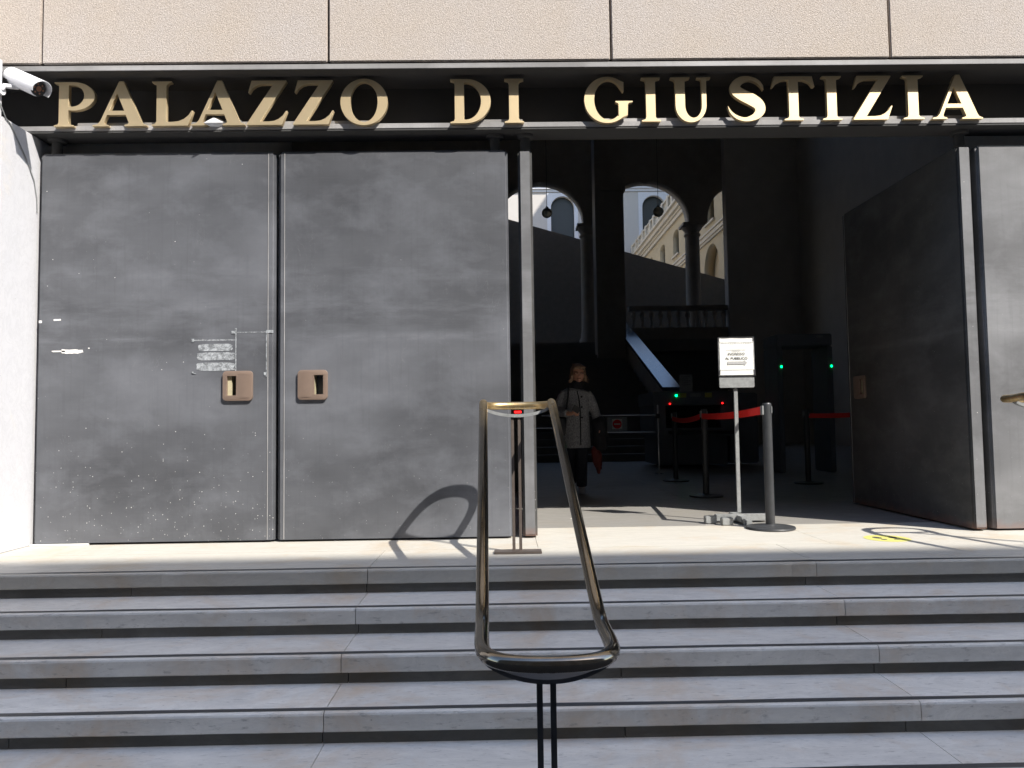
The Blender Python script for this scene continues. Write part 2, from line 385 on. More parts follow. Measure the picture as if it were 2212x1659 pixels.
st = MB()
for i in range(1, 5):
    zt = -i*RISE; yn = NOSE0-i*TREAD
    for a, b_ in zip(xs[:-1], xs[1:]): worn_slab(st, yn, yn+TREAD+.06, zt, .083, a+.0018, b_-.0018)
steps = tag(st.build('entrance_steps', M['marble'], smooth=False), kind='structure')
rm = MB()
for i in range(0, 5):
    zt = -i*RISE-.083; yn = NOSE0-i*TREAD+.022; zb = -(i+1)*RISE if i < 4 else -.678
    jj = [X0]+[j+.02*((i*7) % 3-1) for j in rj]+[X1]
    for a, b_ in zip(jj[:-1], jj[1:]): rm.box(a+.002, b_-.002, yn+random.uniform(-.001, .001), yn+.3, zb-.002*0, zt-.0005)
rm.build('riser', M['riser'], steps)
for i in range(1, 5): wavy_strip(NOSE0-i*TREAD+.030, -i*RISE+.0012, X0, X1).build('grip_strip', M['postgrey'], steps)
pl = MB()
for a, b_ in zip(xs[:-1], xs[1:]): worn_slab(pl, NOSE0, 4.925, 0, .083, a+.0018, b_-.0018)
j2 = [X0, -5.2, -2.6, -.1+.32, 2.16, 4.6, 7.0, X1]
for a, b_ in zip(j2[:-1], j2[1:]): pl.box(a+.0014, b_-.0014, 4.929, 5.848, -.08, 0)
plat = tag(pl.build('pavement', M['platform']), kind='structure')
wavy_strip(NOSE0+.030, .0012, X0, X1).build('grip_strip', M['postgrey'], plat)
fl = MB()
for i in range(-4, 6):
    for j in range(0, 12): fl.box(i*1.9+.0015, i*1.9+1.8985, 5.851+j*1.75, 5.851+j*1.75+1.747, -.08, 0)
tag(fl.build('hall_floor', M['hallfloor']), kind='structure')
base = MB(); base.box(-8, 11.4, 4.5, 27, -.66, -.085); tag(base.build('floor_bed', M['joint']), kind='structure')

# ------------------------------------------------------------ courthouse facade
ch = thing('courthouse', 'courthouse entrance front of pink hammered stone over dark steel doors, its dim hall behind', 'building', (0, 5.3, 0))
# stone panels
px = [-7.225, -5.225, -3.215, -1.203, .800, 2.795, 4.79, 6.79, 8.79]
for a, b_ in zip(px[:-1], px[1:]):
    for (z0, z1) in ((3.392, 4.60), (4.612, 5.82)):
        m = MB(); m.box(a+.007, b_-.007, 5.12, 5.30, z0, z1); m.build('stone_panel', M['stone'], ch, bevel=.006)
m = MB(); m.box(-8, 9, 5.152, 5.40, 3.405, 5.82); m.build('panel_backing', M['joint'], ch)
m = MB(); m.box(-10, 13, 5.14, 5.5, 5.83, 17.6); m.build('upper_wall', M['stone'], ch)
# steel channel lintel
XL, XR = -5.2, 9.0
m = MB(); m.box(XL, XR, 5.138, 5.452, 3.342, 3.383); m.build('lintel_top_flange', M['web'], ch)
m = MB(); m.box(XL, XR, 5.131, 5.1375, 3.343, 3.381); m.build('flange_edge', M['flange'], ch, bevel=.002)
m = MB(); m.box(XL, XR, 5.452, 5.49, 2.968, 3.383); m.build('lintel_web', M['web'], ch)
m = MB(); m.box(XL, XR, 5.272, 5.451, 2.968, 3.006); m.build('lintel_bottom_flange', M['flange'], ch, bevel=.003)
m = MB(); m.box(XL, XR, 5.276, 5.487, 2.955, 2.9665); m.build('lintel_soffit', M['soffit'], ch)
# marble side pier, left; with its notch under the lintel
m = MB(); m.box(-6.8, -3.372, 4.965, 5.62, 0.001, 2.952); m.box(-6.8, -3.374, 3.55, 4.963, 0.001, 3.338); m.build('side_pier', M['pier'], ch, bevel=.004)
m = MB(); m.box(7.05, 9.0, 4.7, 5.6, .001, 2.952); m.build('side_pier', M['pier'], ch, bevel=.004)

# door leaves
LW, LT, LB, LTOP = 1.705, .105, .016, 2.838
def leaf_mesh(w_, rcx, rw, rz0, rz1):
    """leaf lying in local x 0..w, front face at y=0, with a square pocket for the handle"""
    xs_ = [0, rcx-rw/2, rcx+rw/2, w_]; zs_ = [LB, rz0, rz1, LTOP]; bm = bmesh.new()
    F = [[bm.verts.new((x, 0, z)) for x in xs_] for z in zs_]; Bk = [[bm.verts.new((x, LT, z)) for x in xs_] for z in zs_]
    for i in range(3):
        for j in range(3):
            if (i, j) != (1, 1): bm.faces.new((F[i][j], F[i][j+1], F[i+1][j+1], F[i+1][j]))
            bm.faces.new((Bk[i][j], Bk[i+1][j], Bk[i+1][j+1], Bk[i][j+1]))
    for j in range(3):
        bm.faces.new((F[0][j], Bk[0][j], Bk[0][j+1], F[0][j+1])); bm.faces.new((F[3][j], F[3][j+1], Bk[3][j+1], Bk[3][j]))
    for i in range(3):
        bm.faces.new((F[i][0], F[i+1][0], Bk[i+1][0], Bk[i][0])); bm.faces.new((F[i][3], Bk[i][3], Bk[i+1][3], F[i+1][3]))
    D = [[bm.verts.new((xs_[j], .075, zs_[i])) for j in (1, 2)] for i in (1, 2)]
    bm.faces.new((D[0][0], D[0][1], D[1][1], D[1][0]))
    q = [F[1][1], F[1][2], F[2][2], F[2][1]]; d = [D[0][0], D[0][1], D[1][1], D[1][0]]
    for k in range(4): bm.faces.new((q[k], q[(k+1) % 4], d[(k+1) % 4], d[k]))
    bmesh.ops.recalc_face_normals(bm, faces=bm.faces)
    es = [e for e in bm.edges if abs(e.verts[0].co.x-e.verts[1].co.x) < 1e-6 and abs(e.verts[0].co.y-e.verts[1].co.y) < 1e-6 and (e.verts[0].co.x in (0, w_) or abs(e.verts[0].co.x-w_) < 1e-5)]
    es += [e for e in bm.edges if min(e.verts[0].co.z, e.verts[1].co.z) > LTOP-1e-4 and e not in es]
    bmesh.ops.bevel(bm, geom=es, offset=.019, segments=5, affect='EDGES', clamp_overlap=True)
    me = bpy.data.meshes.new('door_leaf'); bm.to_mesh(me); bm.free(); return me
def rrect(x0, x1, z0, z1, r, n=5):
    return arc(x1-r, z0+r, r, r, -90, 0, n)+arc(x1-r, z1-r, r, r, 0, 90, n)+arc(x0+r, z1-r, r, r, 90, 180, n)+arc(x0+r, z0+r, r, r, 180, 270, n)
def door_leaf(loc, rot, mirror, mat, w_=LW, label=None, hcx=None):
    """mirror False: meeting stile on local right (+x)"""
    if hcx is None: hcx = w_-.258 if not mirror else .258
    hz0, hz1 = 1.012, 1.224
    slot = -1 if not mirror else 1
    sx = hcx+slot*.043*1.0
    me = leaf_mesh(w_, sx, .078, hz0+.03, hz1-.028)
    lf = link('door_leaf', me, mat, ch, True, 35); lf.location = Vector(loc)-wpos(ch); lf.rotation_euler = (0, 0, rot)
    if label: lf['label'] = label
    # groove strips along the meeting edge
    gx = w_-.047 if not mirror else .047
    m = MB(); m.box(gx-.0022, gx+.0022, -.0035, .004, LB+.004, LTOP-.02); m.build('edge_strip', M['flange'], lf, local=True)
    # bronze flush handle: plate with slot, and a lever that bulges over it
    loops = [rrect(hcx-.105, hcx+.105, hz0, hz1, .026), rect(sx-.034, sx+.034, hz0+.036, hz1-.034)]
    me = flat_mesh(loops, .016, lambda u, v, w2: Vector((u, -.018+w2, v)), bev=.0015); h = link('door_handle', me, M['handle'], lf, True, 30)
    m = MB(); hx = hcx-slot*.046
    pts = []
    for t_ in range(9): a = pi*t_/8; pts.append((hcx-slot*.100+slot*.104*t_/8, -.0190-.0035*sin(a)))
    pts2 = [(p[0], p[1]+.008) for p in pts[::-1]]
    m.prism(pts+pts2, hz0+.02, hz1-.02, 'z'); m.build('handle_cover', M['handle'], lf, smooth=True, angle=35, local=True)
    m = MB(); m.box(sx-.036, sx-.034+(.028 if slot < 0 else .002), .002, .072, hz0+.034, hz1-.032); m.build('handle_pocket', M['handlein'], lf, local=True)
    return lf
yd = 5.350
L1 = door_leaf((-3.352, yd, 0), 0, False, M['steel'], 1.708, 'closed dark steel leaf at the far left with white tape marks above its handle')
L2 = door_leaf((-1.620, yd, 0), 0, True, M['steel'], 1.677, 'closed dark steel leaf beside the opening, handle on its left edge', hcx=.254)
# opened leaves: turned inwards through a right angle
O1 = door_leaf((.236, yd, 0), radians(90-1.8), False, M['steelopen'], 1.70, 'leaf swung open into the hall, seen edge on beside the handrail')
m = MB(); m.box(-.003, .0, .018, LT-.018, LB+.01, LTOP-.02); m.build('edge_plate', M['leafedge'], O1, bevel=.001, local=True)  # plate added to carry the lighter sunlit edge colour
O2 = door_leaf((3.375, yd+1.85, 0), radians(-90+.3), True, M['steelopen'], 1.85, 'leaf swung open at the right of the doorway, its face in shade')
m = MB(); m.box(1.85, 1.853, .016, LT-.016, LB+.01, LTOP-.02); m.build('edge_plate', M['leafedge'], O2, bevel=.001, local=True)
L5 = door_leaf((3.532, yd, 0), 0, False, M['leafedge'], 1.70, 'closed leaf at the right edge with rusty streaks near its foot')
L6 = door_leaf((5.26, yd, 0), 0, True, M['steel'], 1.70)
for x in (-3.26, -.035, .19, 3.44): 
    m = MB(); m.lathe(x, 5.405, [(.036, 2.80), (.036, 2.93), (.062, 2.935), (.066, 2.954)], 28); m.build('door_pivot', M['soffit'], ch, smooth=True)
# tape residue on the left leaf (children of that leaf, local coordinates)
def tb(x0, x1, z0, z1, y=-.0012):
    tp = MB(); tp.box(x0+3.352, x1+3.352, y, y+.001, z0, z1); tp.build('tape_mark', M['chalk'], L1, local=True)
for (x0, z0, x1, z1) in ((-2.236, 1.447, -1.920, 1.456), (-1.951, 1.503, -1.653, 1.509)): tb(x0, x1, z0, z1)
for (x0, z0, x1, z1) in ((-1.925, 1.224, -1.917, 1.532), (-1.7045, 1.182, -1.6985, 1.514)): tb(x0, x1, z0, z1, -.004)
for (x0, x1, z0, z1) in ((-2.238, -2.222, 1.438, 1.462), (-1.952, -1.925, 1.497, 1.516), (-1.928, -1.914, 1.516, 1.536), (-1.70, -1.652, 1.499, 1.519), (-1.718, -1.705, 1.192, 1.214), (-2.234, -2.205, 1.209, 1.214), (-1.94, -1.922, 1.215, 1.226), (-2.234, -2.223, 1.209, 1.226)): tb(x0, x1, z0, z1, -.0046)
def blot(x0, x1, z0, z1, seed, k=5):
    n = 28; pts = []
    for i in range(n):
        a = 2*pi*i/n; rr_ = 1+(.10 if k < 8 else .42)*noise.noise(Vector((cos(a)*k, sin(a)*k, seed)))
        cx_ = max(-1, min(1, 1.25*cos(a))); cz_ = max(-1, min(1, 1.25*sin(a)))
        pts.append(((x0+x1)/2+(x1-x0)/2*cx_*rr_+3.352, (z0+z1)/2+(z1-z0)/2*cz_*rr_))
    return pts
for k_, (x0, z1, x1, z0) in enumerate(((-2.192, 1.424, -1.948, 1.372), (-2.199, 1.362, -1.929, 1.306), (-2.201, 1.288, -1.931, 1.230))):
    me = flat_mesh([blot(x0, x1, z0, z1, k_*3.1, 3)], .001, lambda u, v, w2: Vector((u, -.0015+w2, v))); link('tape_mark', me, M['chalk'], L1)
sm = [blot(-3.17, -3.02, 1.366, 1.396, 4, 9), blot(-3.24, -3.14, 1.379, 1.389, 6, 9), blot(-3.336, -3.314, 1.590, 1.609, 8), blot(-3.23, -3.18, 1.606, 1.618, 11, 9), blot(-2.98, -2.97, 1.40, 1.408, 2)]
for sp_ in sm: link('paint_smear', flat_mesh([sp_], .001, lambda u, v, w2: Vector((u, -.0016+w2, v))), M['whitesmear'], L1)

# ------------------------------------------------------------ hall interior (parts of the courthouse)
HX0, HX1, HY1, HZ = -7.5, 10.5, 26.4, 17.4
m = MB(); m.box(HX0-.4, HX0, 5.62, 27.6, -.05, HZ); m.build('hall_wall', M['hall'], ch)
m = MB(); m.box(HX1, HX1+.4, 5.6, 27.6, -.05, HZ); m.build('hall_wall', M['hall'], ch)
m = MB(); m.box(HX0-.4, HX1+.4, 5.52, 27.6, HZ, HZ+.4); m.build('hall_ceiling', M['hall'], ch)
m = MB(); m.box(HX0, -3.4, 5.66, 5.9, 0, 3.2); m.box(7.0, HX1, 5.66, 5.9, 0, 3.2); m.box(HX0, HX1, 5.55, 5.9, 3.2, HZ); m.build('hall_wall', M['hall'], ch)
# arcade wall with arches; unseen high openings added to let in sky light
xfA = lambda y0: (lambda u, v, w_: (u, y0+w_, v))
holes = []; ac = [1.42+3.83*i for i in range(-2, 3)]
for c in ac: holes.append(archhole(c, 1.58, 1.44, 3.4, 8.11)); holes.append(archhole(c, 1.3, 1.2, 12.2, 15.2))
# merge lower openings into one polygon outline: wall bottom follows the arches
bot = [(HX0, 8.0)]
for c in ac:
    if c-1.58 < HX0: continue
    bot += [(c-1.58, 8.0)]+arc(c, 8.11, 1.58, 1.44, 180, 0, 28)+[(c+1.58, 8.0)]
bot += [(HX1, 8.0), (HX1, HZ), (HX0, HZ)]
sky_holes = [archhole(c, 1.3, 1.2, 12.2, 15.2) for c in ac if c-1.4 > HX0 and c+1.4 < HX1]
plate('arcade_wall', [bot]+sky_holes, .6, xfA(26.4), M['hallstone'], ch)
for c in [a_+1.915 for a_ in ac if HX0 < a_+1.9 < HX1-.5]:
    m = MB(); x = c-.17
    m.lathe(x, 26.7, [(.36, 3.6), (.36, 3.8), (.30, 3.9), (.30, 4.0), (.275, 4.1), (.255, 7.5), (.27, 7.55), (.30, 7.58), (.30, 7.63), (.26, 7.66), (.27, 7.72), (.36, 7.84), (.38, 7.90)], 28)
    m.box(x-.40, x+.40, 26.32, 27.06, 7.90, 8.0); m.build('column', M['hallstone'], ch, smooth=True, angle=35)
m = MB(); m.box(3.06, 3.985, 23.6, 24.3, 0, HZ); m.box(3.25, 4.045, 23.55, 24.35, 8.3, 8.42); m.box(3.27, 4.02, 23.57, 24.33, 8.42, 8.58); m.build('pillar', M['hallstone'], ch)
m = MB(); m.box(7.93, HX1, 25.6, 26.0, 0, HZ); m.build('hall_wall', M['hall'], ch)
# upper landing
m = MB(); m.box(HX0, HX1, 26.0, 29.7, -.05, 3.6); m.box(4.45, 7.9, 24.9, 26.0, 3.2, 3.6); tag(m.build('landing_floor', M['stair']), kind='structure')
stp = MB()
for i in range(24): stp.box(-4.5, 3.9, 15.5+i*.4375, 26.0, i*.15, (i+1)*.15)
tag(stp.build('hall_staircase', M['stair']), kind='structure')
sp = thing('stair_parapet', 'solid parapet with pale bluish polished coping running down beside the hall staircase', 'parapet', (4.1, 18.4, 0))
ys, ye = 18.2, 26.0
def zc(y): return 1.70+(y-18.3)*.345
m = MB(); m.add([(3.98, ys, 0), (4.32, ys, 0), (4.32, ye, 0), (3.98, ye, 0), (3.98, ys, zc(ys)-.1), (4.32, ys, zc(ys)-.1), (4.32, ye, zc(ye)-.1), (3.98, ye, zc(ye)-.1)], [(0, 3, 2, 1), (4, 5, 6, 7), (0, 1, 5, 4), (2, 3, 7, 6), (0, 4, 7, 3), (1, 2, 6, 5)])
m.build('wall', M['hallstone'], sp)
m = MB(); m.add([(3.93, ys-.05, zc(ys)-.10), (4.37, ys-.05, zc(ys)-.10), (4.37, ye, zc(ye)-.10), (3.93, ye, zc(ye)-.10), (3.93, ys-.05, zc(ys)), (4.37, ys-.05, zc(ys)), (4.37, ye, zc(ye)), (3.93, ye, zc(ye))], [(0, 3, 2, 1), (4, 5, 6, 7), (0, 1, 5, 4), (2, 3, 7, 6), (0, 4, 7, 3), (1, 2, 6, 5)])
m.build('coping', M['polished'], sp)
bl = thing('balustrade', 'grey stone balustrade on the dim upper landing under the arches', 'balustrade', (6.2, 25.8, 3.6))
m = MB(); m.box(4.45, 7.9, 25.66, 25.98, 3.62, 4.10); m.box(4.45, 7.9, 25.62, 26.02, 4.70, 4.86); m.build('rail', M['hallstone'], bl)
M['baluster'] = simple('baluster_stone', (.50, .45, .40), .7)
for i in range(11):
    x = 4.62+i*.318; m = MB(); m.lathe(x, 25.82, [(.07, 4.10), (.07, 4.13), (.045, 4.16), (.06, 4.22), (.035, 4.32), (.05, 4.40), (.095, 4.52), (.085, 4.60), (.045, 4.66), (.06, 4.68), (.06, 4.70)], 14); m.build('baluster', M['baluster'], bl, smooth=True)
# sloping parapet in the court beyond the arches
cs = thing('sloping_wall', 'tall dark wall with a slanting top edge behind the hall arches', 'wall', (4, 30, 3))
m = MB(); zs = lambda x: 8.866-(x-1.434)*.2932
m.prism([(-9, 3.0), (10.4, 3.0), (10.4, zs(10.4)), (-9, zs(-9))], 30.0, 30.35, 'y'); m.build('wall', M['stair'], cs)

# globe lamps
for (x, z, lab) in ((1.40, 7.14, 'smoked glass globe lamp hanging in the left hall arch beside the open door'), (4.76, 7.14, 'smoked glass globe lamp hanging in the right hall arch before the balustraded roof')):
    t_ = thing('globe_lamp', lab, 'lamp', (x, 22, z), 'globe lamps hanging in the hall')
    m = MB(); m.ell((x, 22, z), (.158, .158, .152), 28, 18); m.build('globe', M['globe'], t_, smooth=True)
    m = MB(); m.tube([(x, 22, z+.15), (x, 22, HZ)], .008, 8); m.build('cord', M['black2'], t_)
    m = MB(); m.lathe(x, 22, [(.05, z+.145), (.05, z+.16), (.02, z+.20)], 16); m.build('cap', M['black2'], t_, smooth=True)

# ------------------------------------------------------------ courtyard beyond the arches
m = MB(); m.box(-16, 14, 29.7, 60, 3.2, 3.6); tag(m.build('courtyard_paving', M['courtpave']), kind='structure')
fw_ = thing('courtyard_building', 'pale grey rendered palace wall with tall arched windows seen through the hall arches, partly sunlit', 'building', (4, 50, 3.6))
wc = [-8.35, -2.05, 4.25, 10.52]
holes = [archhole(c, .80, .80, 11.6, 15.52) for c in wc]
plate('wall', [rect(-16, 16, 3.6, 20.5)]+holes, .5, lambda u, v, w_: (u, 50+w_, v), M['shadewall'], fw_)
for c in wc:
    o = plate('window', [rect(c-1.06, c+1.06, 11.4, 16.55), archhole(c, .80, .80, 11.55, 15.52)], .06, lambda u, v, w_: (u, 49.94+w_, v), M['pier'], fw_)
    m = MB(); m.box(c-.85, c+.85, 50.3, 50.34, 11.5, 16.4); m.build('pane', M['pane'], o)
m = MB()
for (z0, z1, d) in ((16.62, 16.80, .10), (16.80, 17.0, .22), (17.0, 17.12, .32)): m.box(-16, 16, 50-d, 49.999, z0, z1)
m.build('cornice', M['pier'], fw_)
wg = thing('courtyard_wing', 'cream courtyard wing with balustraded roofline receding behind the right hall arch', 'building', (9.2, 40, 3.6))
wy = [32.0-3.35, 32.0, 35.35, 38.3+.1, 41.65, 45.0, 48.3]
hs = [archhole(c, .64, .30, 9.55, 10.58, 10) for c in wy]
ar = [archhole(32.0+4.9*i, 1.15, 1.15, 3.7, 7.4) for i in range(4)]
plate('wall', [rect(28, 50, 3.6, 11.4)]+hs+ar, .45, lambda u, v, w_: (9.2+w_, u, v), M['cream'], wg)
for c in wy:
    m = MB(); m.box(9.62, 9.648, c-.72, c+.72, 9.5, 11.0); o = m.build('window', M['pane'], wg)
    m = MB(); m.box(9.10, 9.199, c-.74, c+.74, 9.46, 9.54); m.build('sill', M['creamtrim'], o)
for i in range(4):
    m = MB(); m.box(9.9, 9.95, 30.5+4.9*i, 33.5+4.9*i, 3.6, 8.8); m.build('pane', M['pane'], wg)
m = MB()
for (z0, z1, d) in ((11.30, 11.5, .12), (11.5, 11.62, .2), (11.62, 11.85, .34), (11.85, 11.97, .48), (8.72, 8.82, .08), (8.82, 9.0, .14), (9.0, 9.08, .2)): m.box(9.2-d, 9.2-.0005, 28, 49.9, z0, z1)
m.box(9.0, 14.2, 28, 49.9, 11.97, 12.04)
m.build('cornice', M['creamtrim'], wg)
y = 28.2
while y < 49.5:
    for (ya, yb_, zt_) in ((y, y+.30, 12.80), (y+.98, y+1.28, 12.80)):
        m = MB(); m.box(8.85, 9.15, ya, yb_, 12.04, zt_); m.build('parapet_pier', M['creamtrim'], wg)
    m = MB(); m.box(8.97, 9.07, y+.30, y+.98, 12.06, 12.66); m.build('parapet_panel', M['cream'], wg)
    for k_ in range(5): m = MB(); m.lathe(9.0, y+1.42+k_*.20, [(.06, 12.05), (.035, 12.2), (.075, 12.40), (.035, 12.58), (.06, 12.664)], 8); m.build('baluster', M['creamtrim'], wg, smooth=True)
    for (ya, yb_) in ((y+.30, y+.98), (y+1.28, y+2.35)):
        m = MB(); m.box(8.87, 9.13, ya, yb_, 12.665, 12.75); m.build('rail', M['creamtrim'], wg)
    y += 2.35
m = MB(); m.box(9.66, 14, 28, 50, 3.6, 12.0); m.build('core', M['cream'], wg)
lw = thing('bounce_wing', 'unseen cream wing added to bounce sunlight across the courtyard', 'building', (-14.5, 40, 3.6))
m = MB(); m.box(-16, -14, 30, 50, 3.6, 20); m.build('wall', M['creamtrim'], lw)  # unseen wall, added to reflect sun onto the cream courtyard wing
tb_ = thing('tower_block', 'plain tall block standing behind the cream courtyard wing', 'building', (18, 37, 0))
m = MB(); m.box(14.3, 24, 24, 50, 0, 32.3); m.build('wall', M['cream'], tb_)

# ------------------------------------------------------------ building across the street (behind the camera; casts the shade on the steps)
ob = thing('opposite_building', 'tall rendered building across the street from the courthouse', 'building', (0, -8.4, -.678))
hl = []
for fx in range(-9, 17):
    for fz in range(6): hl.append(rect(fx*3.0-.6, fx*3.0+.6, .6+fz*3.3, 2.6+fz*3.3))
EAVE = 19.55
plate('wall', [rect(-30, 52, -.678, EAVE)]+hl, .3, lambda u, v, w_: (u, -8.2-w_, v), M['oppo'], ob)
m = MB(); m.box(-30, 52, -18, -8.51, -.67, EAVE-.02); m.build('core', M['machine'], ob)

# ------------------------------------------------------------ brass lettering
def serif_I(x, wdt=.42):
    return [(0, 0), (wdt, 0), (wdt, .028), (.34, .05), (.31, .10), (.31, .90), (.34, .95), (wdt, .972), (wdt, 1), (0, 1), (0, .972), (.08, .95), (.10, .90), (.10, .10), (.08, .05), (0, .028)]
G = {}
G['I'] = (.42, [serif_I(0)])
G['P'] = (.88, [[(0, 0), (.42, 0), (.42, .028), (.33, .05), (.31, .10), (.31, .37)]+arc(.41, .68, .47, .32, -88, 88, 18)+[(0, 1), (0, .972), (.08, .95), (.10, .9), (.10, .10), (.08, .05), (0, .028)],
                 [(.31, .45)]+arc(.38, .69, .27, .245, -85, 85, 14)+[(.31, .935)]])
G['A'] = (1.17, [[(0, 0), (.34, 0), (.34, .026), (.26, .05), (.25, .09), (.315, .255), (.715, .255), (.785, .08), (.77, .05), (.69, .026), (.69, 0), (1.17, 0), (1.17, .026), (1.09, .055), (1.05, .11), (.665, 1.01), (.565, 1.01), (.17, .12), (.11, .05), (0, .026)],
                  [(.352, .345), (.685, .345), (.525, .745)]])
G['L'] = (.88, [[(0, 0), (.79, 0), (.89, .335), (.862, .335), (.80, .235), (.70, .15), (.58, .10), (.45, .085), (.31, .085), (.31, .90), (.345, .955), (.42, .975), (.42, 1), (0, 1), (0, .975), (.07, .955), (.10, .9), (.10, .10), (.07, .05), (0, .028)]])
G['Z'] = (.9, [[(0, 0), (.77, 0), (.88, .31), (.853, .31), (.79, .21), (.70, .135), (.60, .09), (.48, .075), (.29, .075), (.86, .975), (.86, 1), (.10, 1), (.03, .73), (.055, .73), (.11, .82), (.20, .89), (.30, .92), (.58, .925), (0, .025)]])
G['O'] = (1.02, [arc(.51, .5, .51, .525, 0, 354, 46), arc(.51, .5, .295, .455, 0, 354, 46)])
G['D'] = (.92, [[(0, 0), (.36, 0)]+arc(.36, .5, .56, .5, -88, 88, 24)+[(0, 1), (0, .972), (.08, .95), (.10, .9), (.10, .10), (.08, .05), (0, .028)],
                 [(.31, .085)]+arc(.34, .5, .36, .425, -86, 86, 20)+[(.31, .915)]])
G['G'] = (1.05, [[(.86, .69), (.86, .90)]+arc(.50, .5, .50, .525, 56, 312, 40)+[(.94, .15), (.95, .40), (.975, .43), (1.05, .445), (1.05, .472), (.68, .472), (.68, .445), (.725, .43), (.745, .40), (.745, .13)]+arc(.53, .5, .315, .455, 306, 52, 34)+[(.835, .69)]])
G['U'] = (.93, [[(0, 1), (0, .972), (.07, .95), (.10, .9), (.10, .36)]+arc(.44, .36, .34, .385, 182, 358, 20)+[(.78, .36), (.785, .92), (.80, .955), (.88, .972), (.88, 1), (.58, 1), (.58, .972), (.665, .955), (.68, .92), (.68, .36)]+arc(.495, .36, .185, .285, 358, 182, 16)+[(.31, .36), (.31, .9), (.34, .95), (.42, .972), (.42, 1)]])
G['T'] = (.96, [[(.27, 0), (.69, 0), (.69, .028), (.61, .05), (.585, .1), (.585, .925), (.72, .915), (.84, .86), (.92, .76), (.955, .76), (.90, 1), (.06, 1), (.0, .76), (.035, .76), (.12, .86), (.24, .915), (.375, .925), (.375, .1), (.35, .05), (.27, .028)]])
def s_glyph():
    C = [(.79, .70, .004), (.755, .80, .05), (.66, .905, .075), (.50, .965, .09), (.33, .93, .15), (.215, .81, .20), (.235, .68, .235), (.38, .57, .255), (.55, .475, .262), (.685, .36, .235), (.71, .22, .20), (.61, .095, .145), (.42, .03, .09), (.24, .075, .075), (.11, .19, .045), (.045, .33, .004)]
    P_ = []
    for i in range(len(C)-1):
        p = [Vector(C[max(0, min(len(C)-1, i+d))]) for d in (-1, 0, 1, 2)]
        for k_ in range(5):
            t_ = k_/5; P_.append(.5*((2*p[1])+(p[2]-p[0])*t_+(2*p[0]-5*p[1]+4*p[2]-p[3])*t_*t_+(3*p[1]-p[0]-3*p[2]+p[3])*t_**3))
    P_.append(Vector(C[-1])); Lf, Rt = [], []
    for i, p in enumerate(P_):
        a = P_[max(0, i-1)]; b_ = P_[min(len(P_)-1, i+1)]; d = Vector((b_.x-a.x, b_.y-a.y)).normalized(); nn = Vector((-d.y, d.x)); hw = max(.003, p.z/2)
        Lf.append((p.x+nn.x*hw, p.y+nn.y*hw)); Rt.append((p.x-nn.x*hw, p.y-nn.y*hw))
    return [Lf+Rt[::-1]]
G['S'] = (.84, s_glyph())
sg = thing('building_sign', 'PALAZZO DI GIUSTIZIA in large brass serif letters on the dark lintel, their lower half sunlit', 'sign', (.1, 5.25, 2.98))
lay = [('P', -3.187, -2.9), ('A', -2.913, -2.529), ('L', -2.491, -2.202), ('A', -2.211, -1.827), ('Z', -1.813, -1.518), ('Z', -1.481, -1.185), ('O', -1.142, -.803), ('D', -.351, -.06), ('I', .04, .178), ('G', .617, .966), ('I', 1.032, 1.168), ('U', 1.245, 1.552), ('S', 1.643, 1.937), ('T', 1.981, 2.295), ('I', 2.349, 2.488), ('Z', 2.572, 2.864), ('I', 2.938, 3.088), ('A', 3.149, 3.516)]
for chx, a, b_ in lay:
    wd, lp = G[chx]; sx_ = (b_-a)/wd
    o = plate('letter', lp, .032, lambda u, v, w_: (a+u*sx_, 5.236+w_, 2.987+v*.325), M['brassletter'], sg, bev=.0008)
for (a, b_) in ((-3.05, -.95), (-.30, .17), (.72, 3.47)):
    m = MB(); m.box(a, b_, 5.29, 5.305, 3.007, 3.034); m.build('mounting_rail', M['flange'], sg)

# wedge-shaped fitting on the lintel ledge behind the second A
wf = thing('ledge_fitting', 'small white folded metal wedge on the lintel ledge behind the fourth brass letter', 'fitting', (-2.05, 5.3, 3.02))
m = MB(); m.add([(-2.112, 5.21, 2.996), (-2.054, 5.225, 3.036), (-1.968, 5.265, 3.018), (-2.03, 5.270, 2.990), (-2.085, 5.270, 2.990), (-2.10, 5.275, 3.010), (-1.96, 5.275, 3.012), (-2.04, 5.30, 3.070)], [(0, 2, 1), (0, 4, 3, 2), (0, 5, 4), (4, 5, 6, 3), (2, 3, 6), (0, 1, 7, 5), (1, 2, 6, 7), (5, 7, 6)])
m.build('housing', M['white'], wf)
m = MB(); m.add([(-2.03, 5.31, 3.015), (-1.845, 5.31, 3.015), (-1.915, 5.315, 3.088), (-2.0, 5.325, 3.06), (-1.93, 5.40, 3.015)], [(0, 1, 2, 3), (0, 4, 1), (1, 4, 2), (2, 4, 3), (3, 4, 0)]); m.build('flap', M['galv'], wf)

# ------------------------------------------------------------ security camera and its cable
sc_ = thing('security_camera', 'white bullet security camera with dark lens mounted on the left pier', 'camera', (-3.372, 4.93, 3.2))
A_ = Vector((-3.345, 5.03, 3.250)); B_ = Vector((-3.125, 4.955, 3.135)); dr = (B_-A_).normalized()
m = MB(); m.tube([A_, A_+dr*.01, A_+dr*.02, B_-dr*.02, B_-dr*.006], [.040, .053, .056, .056, .052], 28); m.build('body', M['white'], sc_, smooth=True, angle=40)
m = MB(); side = dr.cross(Vector((0, 0, 1))).normalized(); upv = side.cross(dr)
vs = []; fs = []; nn = 18
for layer in (0, 1):
    for e_, pt in enumerate((A_-dr*.012, B_+dr*.035)):
        for k_ in range(nn+1):
            ang = radians(-25+230*k_/nn); r_ = .062+layer*.004
            ext = 0
            if e_ == 1: ext = .018*max(0, sin(ang))
            vs.append(pt+dr*ext+side*cos(ang)*r_*1.0+upv*sin(ang)*r_)
